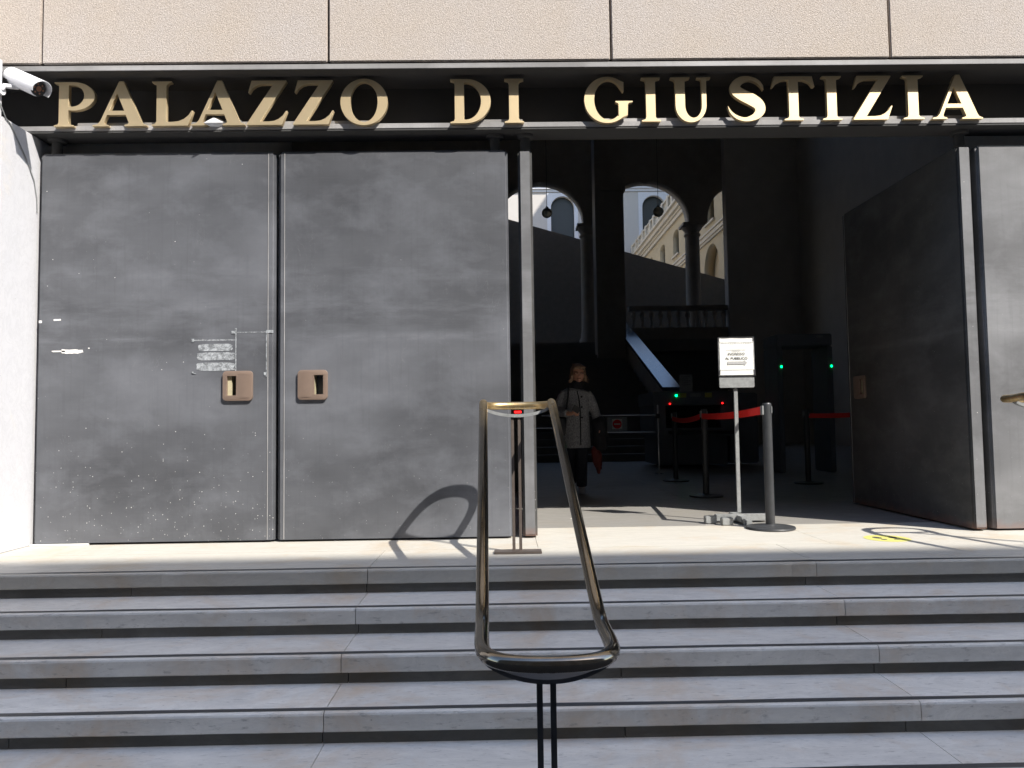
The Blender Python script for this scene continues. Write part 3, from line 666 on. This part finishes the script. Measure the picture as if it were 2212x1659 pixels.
q = nn+1
for k_ in range(nn):
    fs += [(k_, k_+1, q+k_+1, q+k_), (2*q+k_, 3*q+k_, 3*q+k_+1, 2*q+k_+1), (k_, 2*q+k_, 2*q+k_+1, k_+1), (q+k_, q+k_+1, 3*q+k_+1, 3*q+k_)]
fs += [(0, q, 3*q, 2*q), (nn, 2*q+nn, 3*q+nn, q+nn)]
m.add(vs, fs); m.build('sunshield', M['white'], sc_, smooth=True, angle=40)
m = MB(); m.tube([B_-dr*.008, B_+dr*.002], .051, 28); lensf = m.build('lens_face', M['black2'], sc_, smooth=True, angle=40)
m = MB(); m.tube([B_+dr*.0, B_+dr*.006], .018, 20)
for k_ in range(6): m.tube([B_+side*.032*cos(k_*pi/3)+upv*.032*sin(k_*pi/3), B_+side*.032*cos(k_*pi/3)+upv*.032*sin(k_*pi/3)+dr*.005], .006, 10)
m.build('lens', M['lens'], lensf, smooth=True, angle=40)
m = MB(); m.tube([(-3.36, 4.93, 3.12), (-3.345, 4.94, 3.15), A_+dr*.07-upv*.05], [.018, .016, .016], 14); m.tube([(-3.374, 4.93, 3.12), (-3.350, 4.93, 3.12)], .036, 20); m.build('bracket', M['white'], sc_, smooth=True, angle=40)
m = MB(); cab = [(-3.366, 4.90, 3.12), (-3.366, 4.93, 3.03), (-3.366, 4.99, 2.95), (-3.366, 5.04, 2.93), (-3.366, 5.11, 2.86), (-3.366, 5.17, 2.80), (-3.366, 5.24, 2.72), (-3.366, 5.31, 2.62), (-3.366, 5.345, 2.50), (-3.366, 5.352, 2.40)]
m.tube(cab, .0042, 8); tag(m.build('cable', M['galv'], smooth=True), 'thin grey cable running down the white pier from the security camera', 'cable')

# ------------------------------------------------------------ handrails
def smooth_path(P_, n=6):
    P_ = [Vector(p) for p in P_]; out = []; L_ = len(P_)
    for i in range(L_):
        p = [P_[(i+d) % L_] for d in (-1, 0, 1, 2)]
        for k_ in range(n):
            t_ = k_/n; out.append(.5*((2*p[1])+(p[2]-p[0])*t_+(2*p[0]-5*p[1]+4*p[2]-p[3])*t_*t_+(3*p[1]-p[0]-3*p[2]+p[3])*t_**3))
    return out
ZU, ZL, YU, YL = .955, .106, 4.62, 2.72
def handrail(cx, label):
    t_ = thing('handrail', label, 'handrail', (cx, 4.795, 0), 'bronze loop handrails on the steps')
    hw = .213; R = .0252
    pts = []
    n = 26
    for k_ in range(n+1):
        f = k_/n; pts.append(Vector((-hw, YL+(YU-YL)*f, ZL+(ZU-ZL)*f)))
    def endarc(y0, y1, ye, z0, z1, up_):      # level return with a shallow bowed end
        o = [];
        for k_ in range(1, 6): f = k_/6; o.append(Vector((-hw, y0+(y1-y0)*f, z0+(z1-z0)*f)))
        for k_ in range(0, 21):
            a = pi-pi*k_/20; ca = cos(a); o.append(Vector((hw*math.copysign(abs(ca)**.75, ca), y1+(ye-y1)*sin(a)**.75, z1)))
        for k_ in range(5, 0, -1): f = k_/6; o.append(Vector((hw, y0+(y1-y0)*f, z0+(z1-z0)*f)))
        return o
    pts += endarc(YU, YU+.14, YU+.34, ZU, ZU-.016, 1)
    for k_ in range(n+1):
        f = 1-k_/n; pts.append(Vector((hw, YL+(YU-YL)*f, ZL+(ZU-ZL)*f)))
    pts += endarc(YL, YL-.25, YL-.45, ZL, ZL-.012, 0)[::-1]
    for _ in range(3): pts = [pts[i]*.5+(pts[i-1]+pts[(i+1) % len(pts)])*.25 for i in range(len(pts))]
    skx = lambda y: .0195*(4.75-y)
    pts = [Vector((p.x+cx+skx(p.y), p.y, p.z)) for p in smooth_path(pts, 2)]
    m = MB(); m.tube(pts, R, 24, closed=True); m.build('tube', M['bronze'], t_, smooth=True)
    # upper and lower cradles with twin posts
    for (yc, zt, dip, zb, mt, wy_) in ((4.762, .930, .050, 0.0, M['postpaint'], .012), (2.40, .090, .072, -.678, M['blackpaint'], .026)):
        m = MB(); N = 22; top = []; bt = []
        for k_ in range(N+1):
            a = k_/N*2-1; x = cx+skx(yc)+a*(hw-.004); z = zt-dip*(1-a*a)**.8-.0
            top.append((x, z)); bt.append((x, z-(.020 if zb == 0 else .014)))
        m.prism(top+bt[::-1], yc-wy_*1.4, yc+wy_*1.4, 'y'); m.build('cradle', M['galv'] if zb == 0 else mt, t_, smooth=True, angle=50)  # upper cradle takes a paler metal: sunlight on it put into colour
        for dx in (-.0215, .0215):
            m = MB(); m.box(cx+skx(yc)-.008+dx-.0095, cx+skx(yc)-.008+dx+.0095, yc-.006, yc+.006, zb+.001, zt-dip-.010); m.build('post', mt, t_, bevel=.0015)
        if zb == 0:
            m = MB(); m.box(cx-.155, cx+.145, 4.705, 4.805, .001, .016); m.build('foot_plate', mt, t_, bevel=.002)
    for (yy, ff) in ((4.60, 1),):
        for sx_ in (-1, 1):
            m = MB(); m.box(cx+sx_*(hw-.012)-.004, cx+sx_*(hw-.012)+.004, 4.752, 4.772, .905, .945); m.build('bracket', M['postpaint'], t_)
    return t_
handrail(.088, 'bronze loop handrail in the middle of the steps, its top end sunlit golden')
handrail(3.52, 'bronze loop handrail whose tip just shows at the right edge')

# ------------------------------------------------------------ sign stand
ss = thing('sign_stand', 'white paper notice INGRESSO AL PUBBLICO with right arrow on a grey post in the doorway', 'sign', (1.905, 6.05, 0))
sy = 6.03
m = MB(); m.box(1.886, 1.917, sy-.006, sy+.010, .075, 1.10); m.build('post', M['galv'], ss, bevel=.002)
m = MB(); m.prism(rrect(1.765, 2.050, 1.088, 1.18, .012), sy-.026, sy-.008, 'y'); m.build('plate', M['galv'], ss)
m = MB(); m.box(1.762, 2.055, sy-.030, sy-.010, 1.184, 1.497); m.build('board', M['galv'], ss)
m = MB()
def ppr(x0, x1, z0, z1, y):
    n_ = 10; vs = []; 
    for j in range(n_+1):
        for i in range(n_+1):
            x = x0+(x1-x0)*i/n_; z = z0+(z1-z0)*j/n_; vs.append((x+.002*noise.noise(Vector((z*30, x*3, 1))), y+.0018*noise.noise(Vector((x*18, z*18, 4))), z))
    return vs, [(j*(n_+1)+i, j*(n_+1)+i+1, (j+1)*(n_+1)+i+1, (j+1)*(n_+1)+i) for j in range(n_) for i in range(n_)]
m.add(*ppr(1.770, 2.046, 1.232, 1.452, sy-.034)); m.add(*ppr(1.772, 2.046, 1.19, 1.228, sy-.033)); m.add(*ppr(1.771, 2.045, 1.455, 1.492, sy-.0335))
pp = m.build('paper', M['paper'], ss)
off = wpos(ss)
def onboard(me, mat, nm='lettering'): link(nm, me, mat, pp)
tx = lambda cx, cz: (lambda u, v, w_: Vector((cx+u, sy-.0372-w_*.2, cz+v))-off)
onboard(text_mesh('INGRESSO', .029, tx(1.905, 1.352)), M['ink']); onboard(text_mesh('AL PUBBLICO', .029, tx(1.905, 1.316)), M['ink'])
m2 = flat_mesh([[(1.832, 1.276), (1.832, 1.300), (1.968, 1.300), (1.968, 1.311), (1.992, 1.288), (1.968, 1.264), (1.968, 1.276)]], .0005, lambda u, v, w_: Vector((u, sy-.0372-w_, v))-off); onboard(m2, M['greyink'], 'arrow')
m = MB()
for i in range(14): m.box(1.785+i*.018, 1.785+i*.018+.011, sy-.0373, sy-.0369, 1.449+.002*sin(i), 1.452+.002*sin(i))
m.box(1.822, 1.985, sy-.0373, sy-.0369, 1.395, 1.3975); m.box(1.87, 1.94, sy-.0373, sy-.0369, 1.386, 1.388)
m.build('printed_line', M['greyink'], pp)
m = MB()
for (x0, x1, z0, z1) in ((1.758, 1.768, 1.47, 1.499), (2.045, 2.053, 1.47, 1.497), (2.046, 2.056, 1.188, 1.232), (1.763, 1.771, 1.20, 1.228)): m.box(x0, x1, sy-.038, sy-.03, z0, z1)
m.box(1.758, 2.056, sy-.038, sy-.03, 1.496, 1.500); m.box(1.765, 2.060, sy-.036, sy-.03, 1.184, 1.188); m.build('frame', M['ink'], ss)
# foot: crossed bars with plastic ends
m = MB(); m.box(1.70, 2.12, 5.985, 6.045, .012, .066); m.box(1.865, 1.935, 5.86, 6.20, .014, .060); m.build('foot', M['galv'], ss, bevel=.005)
for bb in ((1.70, 1.79, 5.82, 5.88, .002, .062), (1.60, 1.69, 5.93, 5.99, .002, .062), (1.87, 1.93, 5.795, 5.859, .002, .05)):
    m = MB(); m.box(*bb); m.build('foot_cap', M['galv'], ss, bevel=.006)

# ------------------------------------------------------------ belt stanchions
def stanchion(x, y, label):
    t_ = thing('stanchion', label, 'stanchion', (x, y, 0), 'belt barrier posts in the doorway')
    m = MB(); m.lathe(x, y, [(.178, .002), (.182, .008), (.178, .018), (.12, .026), (.045, .032), (.04, .036)], 48); m.build('base', M['postgrey'], t_, smooth=True, angle=50)
    m = MB(); m.lathe(x, y, [(.0345, .03), (.0345, .935), (.033, .945), (.030, .95)], 32); m.build('post', M['postgrey'], t_, smooth=True, angle=50)
    m = MB(); m.box(x-.044, x-.030, y-.022, y+.022, .86, .93); m.box(x+.022, x+.030, y-.033, y-.018, .87, .925); m.build('belt_clip', M['galv'], t_, bevel=.002)
    return t_
stanchion(2.01, 5.63, 'dark grey belt post nearest the steps, beside the notice stand')
stanchion(2.19, 8.06, 'dim belt post behind the notice stand where the red belt dips')
stanchion(2.36, 10.2, 'farthest dim belt post left of the notice stand')
stanchion(3.90, 9.5, 'dim belt post between the metal detector uprights')
def belt(p, q, sag, label, name='belt'):
    m = MB(); N = 20; vs = []
    for k_ in range(N+1):
        f = k_/N; v = Vector(p).lerp(Vector(q), f); v.z -= sag*4*f*(1-f)
        vs += [(v.x, v.y, v.z-.03), (v.x, v.y, v.z+.03), (v.x+.0015, v.y+.001, v.z+.03), (v.x+.0015, v.y+.001, v.z-.03)]
    fs = []
    for k_ in range(N):
        for j in range(4): fs.append((k_*4+j, k_*4+(j+1) % 4, k_*4+4+(j+1) % 4, k_*4+4+j))
    m.add(vs, fs); tag(m.build('barrier_belt', M['red'], smooth=False), label, 'belt', 'red barrier belts')
belt((1.966, 5.65, .893), (2.155, 8.04, .872), .018, 'red barrier belt running back from the nearest grey post, partly sunlit')
belt((2.146, 8.08, .868), (2.32, 10.18, .86), .035, 'dim red barrier belt farther inside, left of the notice post')
belt((3.90, 9.48, .872), (4.55, 9.3, .88), .01, 'dim red belt across the metal detector, right of the doorway')

# ------------------------------------------------------------ gate with no-entry sign
gt = thing('swing_gate', 'thin chrome swing gate with two rails in the dark hall', 'gate', (2.40, 11.6, 0))
m = MB(); m.cyl(2.425, 11.6, .002, 1.08, .012, 14); m.build('post', M['chrome'], gt, smooth=True)
m = MB(); m.lathe(2.425, 11.6, [(.07, .001), (.07, .012), (.02, .018)], 20); m.build('foot', M['chrome'], gt, smooth=True)
m = MB(); m.tube([(2.42, 11.6, .92), (.60, 11.6, .935)], .009, 12); m.tube([(2.38, 11.6, .655), (1.62, 11.6, .66)], .009, 12); m.tube([(.95, 11.6, .735), (.35, 11.6, .74)], .008, 12); m.build('rail', M['chrome'], gt, smooth=True)
m = MB(); m.box(2.395, 2.45, 11.57, 11.63, .87, .945); m.build('clamp', M['black2'], gt, bevel=.004)
ne = thing('no_entry_sign', 'small grey board with red no-entry disc hung on the chrome gate', 'sign', (1.78, 11.57, .79))
m = MB(); m.box(1.625, 1.935, 11.57, 11.578, .675, .895); m.build('board', M['galv'], ne)
m = MB(); m.box(1.70, 1.855, 11.564, 11.569, .712, .868); o = m.build('paper', M['paper'], ne)
me = flat_mesh([arc(1.777, .79, .070, .070, 0, 352, 32)], .002, lambda u, v, w_: Vector((u, 11.561+w_, v))-wpos(ne)); link('disc', me, M['red'], ne)
m = MB(); m.box(1.728, 1.826, 11.5585, 11.5605, .779, .801); m.build('bar', M['paper'], ne)

# ------------------------------------------------------------ x-ray scanner
xr = thing('baggage_scanner', 'dark baggage scanner with yellow tags and small green and red lights in the hall', 'scanner', (3.34, 13.5, 0))
m = MB(); m.box(2.66, 4.02, 13.0, 14.4, .55, .70); m.box(2.66, 2.86, 13.0, 14.4, .7, 1.10); m.box(3.82, 4.02, 13.0, 14.4, .7, 1.10); m.box(2.64, 4.04, 12.98, 14.42, 1.10, 1.345)
m.box(2.72, 3.96, 13.1, 14.3, .05, .55); m.build('cabinet', M['machine'], xr, bevel=.01)
m = MB(); m.box(2.87, 3.81, 13.3, 13.31, .7, 1.10); m.build('curtain', M['black'], xr)
m = MB(); m.box(2.9, 3.8, 12.2, 13.0, .60, .66); m.build('conveyor', M['black2'], xr)
for x in (3.16, 3.61): m = MB(); m.box(x-.06, x+.06, 12.972, 12.979, 1.235, 1.315); m.build('warning_tag', M['dullyellow'], xr)
m = MB(); m.prism(rrect(3.28, 3.48, 1.25, 1.31, .025), 12.972, 12.979, 'y'); m.build('name_plate', M['galv'], xr)
m = MB(); m.ell((3.045, 12.975, 1.272), (.021, .01, .021)); m.build('green_light', M['ledg'], xr, smooth=True)
for x in (2.93, 3.855): m = MB(); m.ell((x, 12.975, 1.128), (.015, .01, .013)); m.build('red_light', M['ledr'], xr, smooth=True)
nt = thing('paper_notice', 'dim sheet of paper standing on top of the baggage scanner', 'notice', (3.24, 13.05, 1.345))
m = MB(); m.box(3.125, 3.355, 13.05, 13.056, 1.346, 1.645); m.build('sheet', M['galv'], nt)
m = MB()
for i in range(5): m.box(3.16, 3.32-(i % 2)*.04, 13.047, 13.049, 1.60-i*.035, 1.606-i*.035)
m.build('printed_line', M['ink'], nt)
cb = MB(); cb.box(4.10, 4.62, 13.4, 14.1, .05, 1.32); tag(cb.build('equipment_cabinet', M['machine'], bevel=.02), 'dark grey equipment cabinet to the right of the baggage scanner', 'cabinet')

# ------------------------------------------------------------ metal detector
md = thing('metal_detector', 'tall dark walk-through metal detector with two green lights', 'metal detector', (4.7, 11.7, 0))
for x in (4.26, 5.04):
    m = MB(); m.box(x, x+.085, 11.4, 12.0, .002, 1.96); m.build('side_panel', M['machine'], md, bevel=.015)
    m = MB(); m.ell((x+.06, 11.395, 1.643), (.016, .008, .018)); m.build('green_light', M['ledg'], md, smooth=True)
m = MB(); m.box(4.26, 5.125, 11.4, 12.0, 1.965, 2.15); m.build('crossbar', M['machine'], md, bevel=.015)
m = MB(); m.prism(rrect(4.88, 4.98, 2.09, 2.12, .01), 11.392, 11.3985, 'y'); m.build('display', M['galv'], md)
tl = thing('ticket_reader', 'slim black post with a red light bar seen between the door leaves', 'reader', (.17, 9.0, 0))
m = MB(); m.box(.06, .30, 9.0, 9.12, .002, 1.05); m.build('housing', M['black2'], tl, bevel=.01)
m = MB(); m.box(.135, .225, 8.992, 8.999, .948, .972); m.build('light_bar', M['ledr'], tl)

# ------------------------------------------------------------ floor sticker, litter
fs_ = thing('floor_sticker', 'round yellow floor sticker with black footprints near the right edge', 'sticker', (2.615, 5.09, 0))
me = flat_mesh([arc(0, 0, .147, .147, 0, 354, 60)], .0008, lambda u, v, w_: Vector((u, v, .0006+w_))); link('disc', me, M['yellow'], fs_)
def foot(cx, rot):
    out = []
    for lp in (arc(0, .030, .026, .042, 0, 352, 20), arc(0, -.048, .021, .018, 0, 352, 16)):
        out.append([(cx+x*cos(rot)-y*sin(rot), x*sin(rot)+y*cos(rot)) for x, y in lp])
    return out
me = flat_mesh(foot(-.05, .12)+foot(.05, -.12), .0006, lambda u, v, w_: Vector((u, v, .0016+w_))); link('footprint', me, M['ink'], fs_)
m = MB(); m.add([(.565, 6.33, .004), (.63, 6.345, .006), (.625, 6.385, .012), (.56, 6.37, .005), (.60, 6.36, .010)], [(0, 1, 4), (1, 2, 4), (2, 3, 4), (3, 0, 4)])
tag(m.build('paper_scrap', M['paper']), 'tiny white paper scrap on the sunlit hall floor near the open leaf', 'litter')
m = MB(); m.box(-3.36+.35*0, -2.95, 5.331, 5.352, .001, .012); tag(m.build('door_wedge', M['paper'], bevel=.002), 'thin pale strip lying under the leftmost door leaf', 'strip')

# ------------------------------------------------------------ the woman
WX, WY = .895, 8.70
pw = thing('person', 'woman in grey tweed coat and black scarf walking in the dark hall, phone in hand', 'person', (WX, WY, 0))
def P3(x, y, z): return Vector((WX+x, WY+y, z))
def head_mesh(mb):
    c = P3(-.005, -.01, 1.385); n, mm = 40, 28; vs = []; fs = []
    for i in range(mm+1):
        a = -pi/2+pi*i/mm
        for k_ in range(n):
            b_ = 2*pi*k_/n; d = Vector((cos(a)*cos(b_), cos(a)*sin(b_), sin(a)))
            x, y, z = d.x*.070, d.y*.088, d.z*.105
            if z < 0: s_ = 1-.28*(-z/.105)**1.5; x *= s_; y = y*(1-.10*(-z/.105))
            front = max(0, -d.y)
            g_ = lambda px_, pz, sx_, sz: math.exp(-((x-px_)/sx_)**2-((z-pz)/sz)**2)
            y -= front*(.022*g_(0, -.012, .010, .024)+.012*g_(0, -.026, .014, .011)+.006*g_(0, -.062, .02, .012)+.006*g_(0, .032, .04, .012)+.010*g_(0, -.088, .02, .018))
            y += front*(.010*g_(.030, .012, .016, .012)+.010*g_(-.030, .012, .016, .012)+.003*g_(0, -.050, .02, .006))
            vs.append(c+Vector((x, y, z)))
    for i in range(mm):
        for k_ in range(n): fs.append((i*n+k_, i*n+(k_+1) % n, (i+1)*n+(k_+1) % n, (i+1)*n+k_))
    mb.add(vs, fs)
    for sx_ in (-1, 1): mb.ell(tuple(c+Vector((sx_*.070, .012, -.005))), (.010, .018, .028), 12, 8)
    return c
def chain(mb, pts, n=14): mb.tube([p[:3] for p in [tuple(P3(*q_[:3]))+(0,) for q_ in pts]], [q_[3] for q_ in pts], n)
def fused(mb, name, mat, parent, vox):
    me = mb.mesh(name, wpos(parent)); o = link(name, me, None, parent)
    md_ = o.modifiers.new('remesh', 'REMESH'); md_.mode = 'VOXEL'; md_.voxel_size = vox; md_.use_smooth_shade = True
    s2 = o.modifiers.new('smooth', 'SMOOTH'); s2.factor = .5; s2.iterations = 3
    bpy.context.view_layer.update()
    nm = bpy.data.meshes.new_from_object(o.evaluated_get(bpy.context.evaluated_depsgraph_get())); o.modifiers.clear(); o.data = nm
    nm.materials.clear(); nm.materials.append(mat)
    for p in nm.polygons: p.use_smooth = True
    return o
b = MB(); hc = head_mesh(b)
chain(b, [(-.01, .01, 1.32, .050), (-.015, .02, 1.25, .050), (-.02, .02, 1.20, .07)])
chain(b, [(-.03, .02, 1.21, .06), (-.035, .02, 1.15, (.15, .085)), (-.04, .02, 1.0, (.14, .09)), (-.04, .02, .88, (.12, .085)), (-.04, .02, .76, (.145, .10)), (-.04, .02, .70, (.13, .09))], 20)
RA = [(-.17, .02, 1.165, .052), (-.215, .03, 1.08, .043), (-.245, .02, .965, .037), (-.20, -.10, .935, .033), (-.135, -.20, .925, .025), (-.115, -.225, .925, .022)]
LA = [(.10, .02, 1.16, .052), (.145, .035, 1.07, .043), (.18, .03, .96, .037), (.205, -.03, .86, .032), (.222, -.08, .785, .024), (.226, -.09, .76, .022)]
chain(b, RA); chain(b, LA)
# right hand holding the phone
hx, hy, hz = -.085, -.245, .925
chain(b, [(hx-.03, hy+.02, hz, .022), (hx, hy-.005, hz+.004, (.024, .014)), (hx+.02, hy-.015, hz+.006, (.020, .012))])
for i, L_ in enumerate((.050, .056, .052, .042)):
    z = hz+.026-i*.017; chain(b, [(hx+.005, hy-.012, z, .0085), (hx+.03, hy-.026, z+.003, .0082), (hx+.03+L_*.4, hy-.018, z+.004, .0076), (hx+.03+L_*.35, hy-.004, z+.004, .0068)], 8)
chain(b, [(hx-.015, hy, hz+.022, .011), (hx+.005, hy-.028, hz+.045, .0098), (hx+.028, hy-.032, hz+.052, .008)], 8)
# left hand hanging, slightly curled
lx, ly, lz = .228, -.095, .735
chain(b, [(lx, ly+.005, lz+.03, .022), (lx, ly, lz, (.013, .026)), (lx, ly, lz-.03, (.012, .026))])
for i, L_ in enumerate((.060, .068, .064, .05)):
    y = ly-.028+i*.018; chain(b, [(lx, y, lz-.03, .0085), (lx-.004, y, lz-.03-L_*.5, .008), (lx-.018, y, lz-.03-L_*.95, .0068)], 8)
chain(b, [(lx, ly-.022, lz+.012, .011), (lx-.012, ly-.046, lz-.012, .009), (lx-.018, ly-.05, lz-.036, .008)], 8)
RL = [(-.105, .03, .74, .085), (-.10, .05, .56, .068), (-.09, .06, .42, .052), (-.088, .16, .25, .048), (-.086, .245, .12, .034), (-.086, .25, .085, .034)]
LL = [(.02, .02, .74, .085), (.015, -.04, .56, .068), (.012, -.08, .43, .052), (.008, -.085, .25, .048), (.006, -.06, .10, .034), (.006, -.065, .06, .034)]
chain(b, RL); chain(b, LL)
chain(b, [(.006, -.05, .045, .03), (.006, -.13, .035, (.032, .022)), (.006, -.20, .026, (.026, .016))]); chain(b, [(-.086, .25, .08, .03), (-.086, .17, .05, (.032, .022)), (-.086, .12, .03, (.028, .015))])
fused(b, 'body', M['skin'], pw, .006)
# coat: torso loft + sleeves
c = MB()
chain(c, [(-.028, .015, 1.232, (.060, .052)), (-.03, .015, 1.215, (.105, .075)), (-.034, .018, 1.19, (.158, .095)), (-.036, .02, 1.13, (.172, .108)), (-.038, .015, 1.02, (.160, .115)), (-.038, .015, .92, (.150, .115)), (-.04, .01, .80, (.160, .125)), (-.042, .005, .68, (.166, .135)), (-.042, .0, .56, (.170, .142)), (-.042, .0, .528, (.168, .142))], 28)
chain(c, [(-.155, .02, 1.17, .062), (-.19, .028, 1.12, .064), (-.22, .032, 1.05, .060), (-.252, .02, .965, .058), (-.215, -.08, .937, .052), (-.155, -.175, .925, .044)], 16)
chain(c, [(.085, .02, 1.165, .062), (.125, .03, 1.11, .064), (.155, .035, 1.04, .060), (.188, .03, .955, .056), (.208, -.02, .87, .052), (.222, -.07, .80, .046)], 16)
coat = fused(c, 'coat', M['tweed'], pw, .008)
for v in coat.data.vertices:
    v.co += v.normal*.005*noise.noise(Vector((v.co.x*9, v.co.y*9, v.co.z*5)))
m = MB(); chain(m, [(-.03, -.092, 1.19, .006), (-.012, -.103, 1.10, .007), (.0, -.108, .95, .007), (-.002, -.128, .75, .007), (-.004, -.146, .56, .007)], 8); m.build('coat_opening', M['cloth'], pw, smooth=True)
m = MB()
for z in (1.12, 1.0, .88): m.ell(tuple(P3(.018, -.112-.02*(1.12-z), z)), (.012, .005, .012), 12, 8)
m.build('button', M['black2'], pw, smooth=True)
s = MB(); chain(s, [(-.02, .012, 1.315, (.062, .060)), (-.022, .010, 1.285, (.072, .070)), (-.024, .010, 1.25, (.078, .078)), (-.026, .010, 1.215, (.082, .078)), (-.028, .0, 1.19, (.06, .07))], 24)
sc2 = fused(s, 'scarf', M['cloth'], pw, .006)
for v in sc2.data.vertices: v.co += v.normal*.007*noise.noise(Vector((v.co.x*14, v.co.y*14, v.co.z*45)))
tr = MB()
chain(tr, [(-.04, .02, .80, (.14, .10)), (-.04, .02, .70, (.15, .11))], 20)
chain(tr, [(-.105, .03, .74, .095), (-.10, .05, .56, .08), (-.09, .06, .42, .07), (-.088, .16, .25, .066), (-.086, .235, .11, .06)]); chain(tr, [(.02, .02, .74, .095), (.015, -.04, .56, .08), (.012, -.075, .43, .07), (.008, -.08, .25, .066), (.006, -.06, .085, .062)])
fused(tr, 'trousers', M['navy'], pw, .008)
for (x, y, z) in ((.006, -.05, 0), (-.086, .25, .03)):
    m = MB(); chain(m, [(x, y+.045, z+.05, (.034, .034)), (x, y+.01, z+.05, (.040, .044)), (x, y-.06, z+.040, (.042, .034)), (x, y-.13, z+.030, (.042, .026)), (x, y-.185, z+.024, (.030, .018))], 18)
    fused(m, 'shoe', M['shoe'], pw, .006)
# hair
h = MB()
h.ell(tuple(hc+Vector((-.002, .022, .030))), (.090, .094, .104), 28, 20)
h.ell(tuple(hc+Vector((-.080, .02, -.022))), (.022, .045, .056)); h.ell(tuple(hc+Vector((.078, .02, -.018))), (.021, .045, .054)); h.ell(tuple(hc+Vector((0, .065, -.03))), (.080, .05, .085))
h.ell(tuple(hc+Vector((-.030, -.066, .074))), (.045, .022, .026)); h.ell(tuple(hc+Vector((.028, -.062, .078))), (.045, .022, .026))
for (dx, dz, ex, ez) in ((-.085, -.075, -.135, -.098), (-.09, -.055, -.125, -.07), (.085, -.05, .135, -.06), (.088, -.07, .122, -.098), (-.05, .12, -.075, .135), (.07, .09, .10, .085), (.085, -.02, .118, -.034)):
    h.tube([hc+Vector((dx*.8, .0, dz*.8)), hc+Vector((dx, -.005, dz)), hc+Vector(((dx+ex)/2, -.008, (dz+ez)/2-.006)), hc+Vector((ex, -.005, ez))], [.020, .014, .008, .002], 8)
hair = fused(h, 'hair', M['hair'], pw, .005)
for v in hair.data.vertices:
    q_ = v.co; v.co = q_+v.normal*.008*noise.noise(Vector((q_.x*45, q_.y*45, q_.z*16)))
    rel = q_+wpos(pw)-hc
    if rel.y < -.04 and abs(rel.x) < .062 and rel.z < .055: v.co.y += .06
m = MB()
for sx_ in (-1, 1): m.ell(tuple(hc+Vector((sx_*.030, -.088, .012))), (.026, .006, .015), 18, 10)
m.tube([hc+Vector((-.006, -.094, .014)), hc+Vector((.006, -.094, .014))], .002, 8)
m.tube([hc+Vector((.055, -.082, .014)), hc+Vector((.074, .0, .012))], .002, 6); m.tube([hc+Vector((-.055, -.082, .014)), hc+Vector((-.074, .0, .012))], .002, 6)
m.build('glasses', M['lens'], pw, smooth=True)
m = MB(); m.ell(tuple(hc+Vector((0, -.087, -.050))), (.021, .005, .006), 16, 8); m.build('lips', M['redbag'], pw, smooth=True)
for sx_ in (-1, 1): m = MB(); m.ell(tuple(hc+Vector((sx_*.074, -.004, -.042))), (.006, .006, .007), 10, 6); m.build('earring', M['chrome'], pw, smooth=True)
# things she carries
ph = MB(); cph = P3(hx+.045, hy-.03, hz+.034)
ph.box(-.036, .036, -.004, .004, -.017, .075, Matrix.Translation(cph) @ Matrix.Rotation(radians(-60), 4, 'Y') @ Matrix.Rotation(radians(20), 4, 'X')); tag(ph.build('phone', M['black2'], bevel=.002), 'black mobile phone held in the walking woman\'s raised hand', 'phone')
bg = thing('shoulder_bag', 'black shoulder bag hanging at the walking woman\'s side', 'bag', tuple(P3(-.22, .0, .75)))
m = MB(); chain(m, [(-.215, -.02, .90, (.05, .04)), (-.215, -.02, .87, (.085, .055)), (-.21, -.015, .78, (.11, .065)), (-.205, -.01, .70, (.115, .07)), (-.205, -.01, .665, (.09, .055))], 20); fused(m, 'bag_body', M['leather'], bg, .008)
m = MB(); m.tube([P3(-.17, -.05, .90), P3(-.155, -.10, 1.02), P3(-.135, -.095, 1.14), P3(-.125, -.02, 1.245), P3(-.14, .07, 1.20), P3(-.17, .10, 1.05), P3(-.20, .05, .90)], [(.010, .003)]*7, 8); m.build('strap', M['leather'], bg, smooth=True)
dc = MB(); chain(dc, [(.205, -.05, .875, (.055, .06)), (.22, -.06, .82, (.075, .085)), (.232, -.06, .70, (.085, .09)), (.238, -.06, .58, (.088, .085)), (.235, -.06, .50, (.07, .07))], 20)
cw = thing('folded_coat', 'black garment draped over the walking woman\'s lowered arm', 'garment', tuple(P3(.23, -.06, .5))); fo = fused(dc, 'fabric', M['cloth'], cw, .008)
for v in fo.data.vertices: v.co += v.normal*.018*noise.noise(Vector((v.co.x*22, v.co.y*22, v.co.z*4)))
rbg = MB(); chain(rbg, [(.165, -.07, .54, (.02, .02)), (.165, -.07, .50, (.045, .04)), (.185, -.07, .43, (.060, .05)), (.20, -.07, .36, (.055, .045)), (.205, -.07, .28, (.035, .03)), (.20, -.07, .23, (.014, .014))], 16)
rr2 = thing('red_bag', 'dark red cloth bag dangling below the black garment', 'bag', tuple(P3(.19, -.07, .23))); fo = fused(rbg, 'fabric', M['redbag'], rr2, .007)
for v in fo.data.vertices: v.co += v.normal*.016*noise.noise(Vector((v.co.x*25, v.co.y*25, v.co.z*7)))
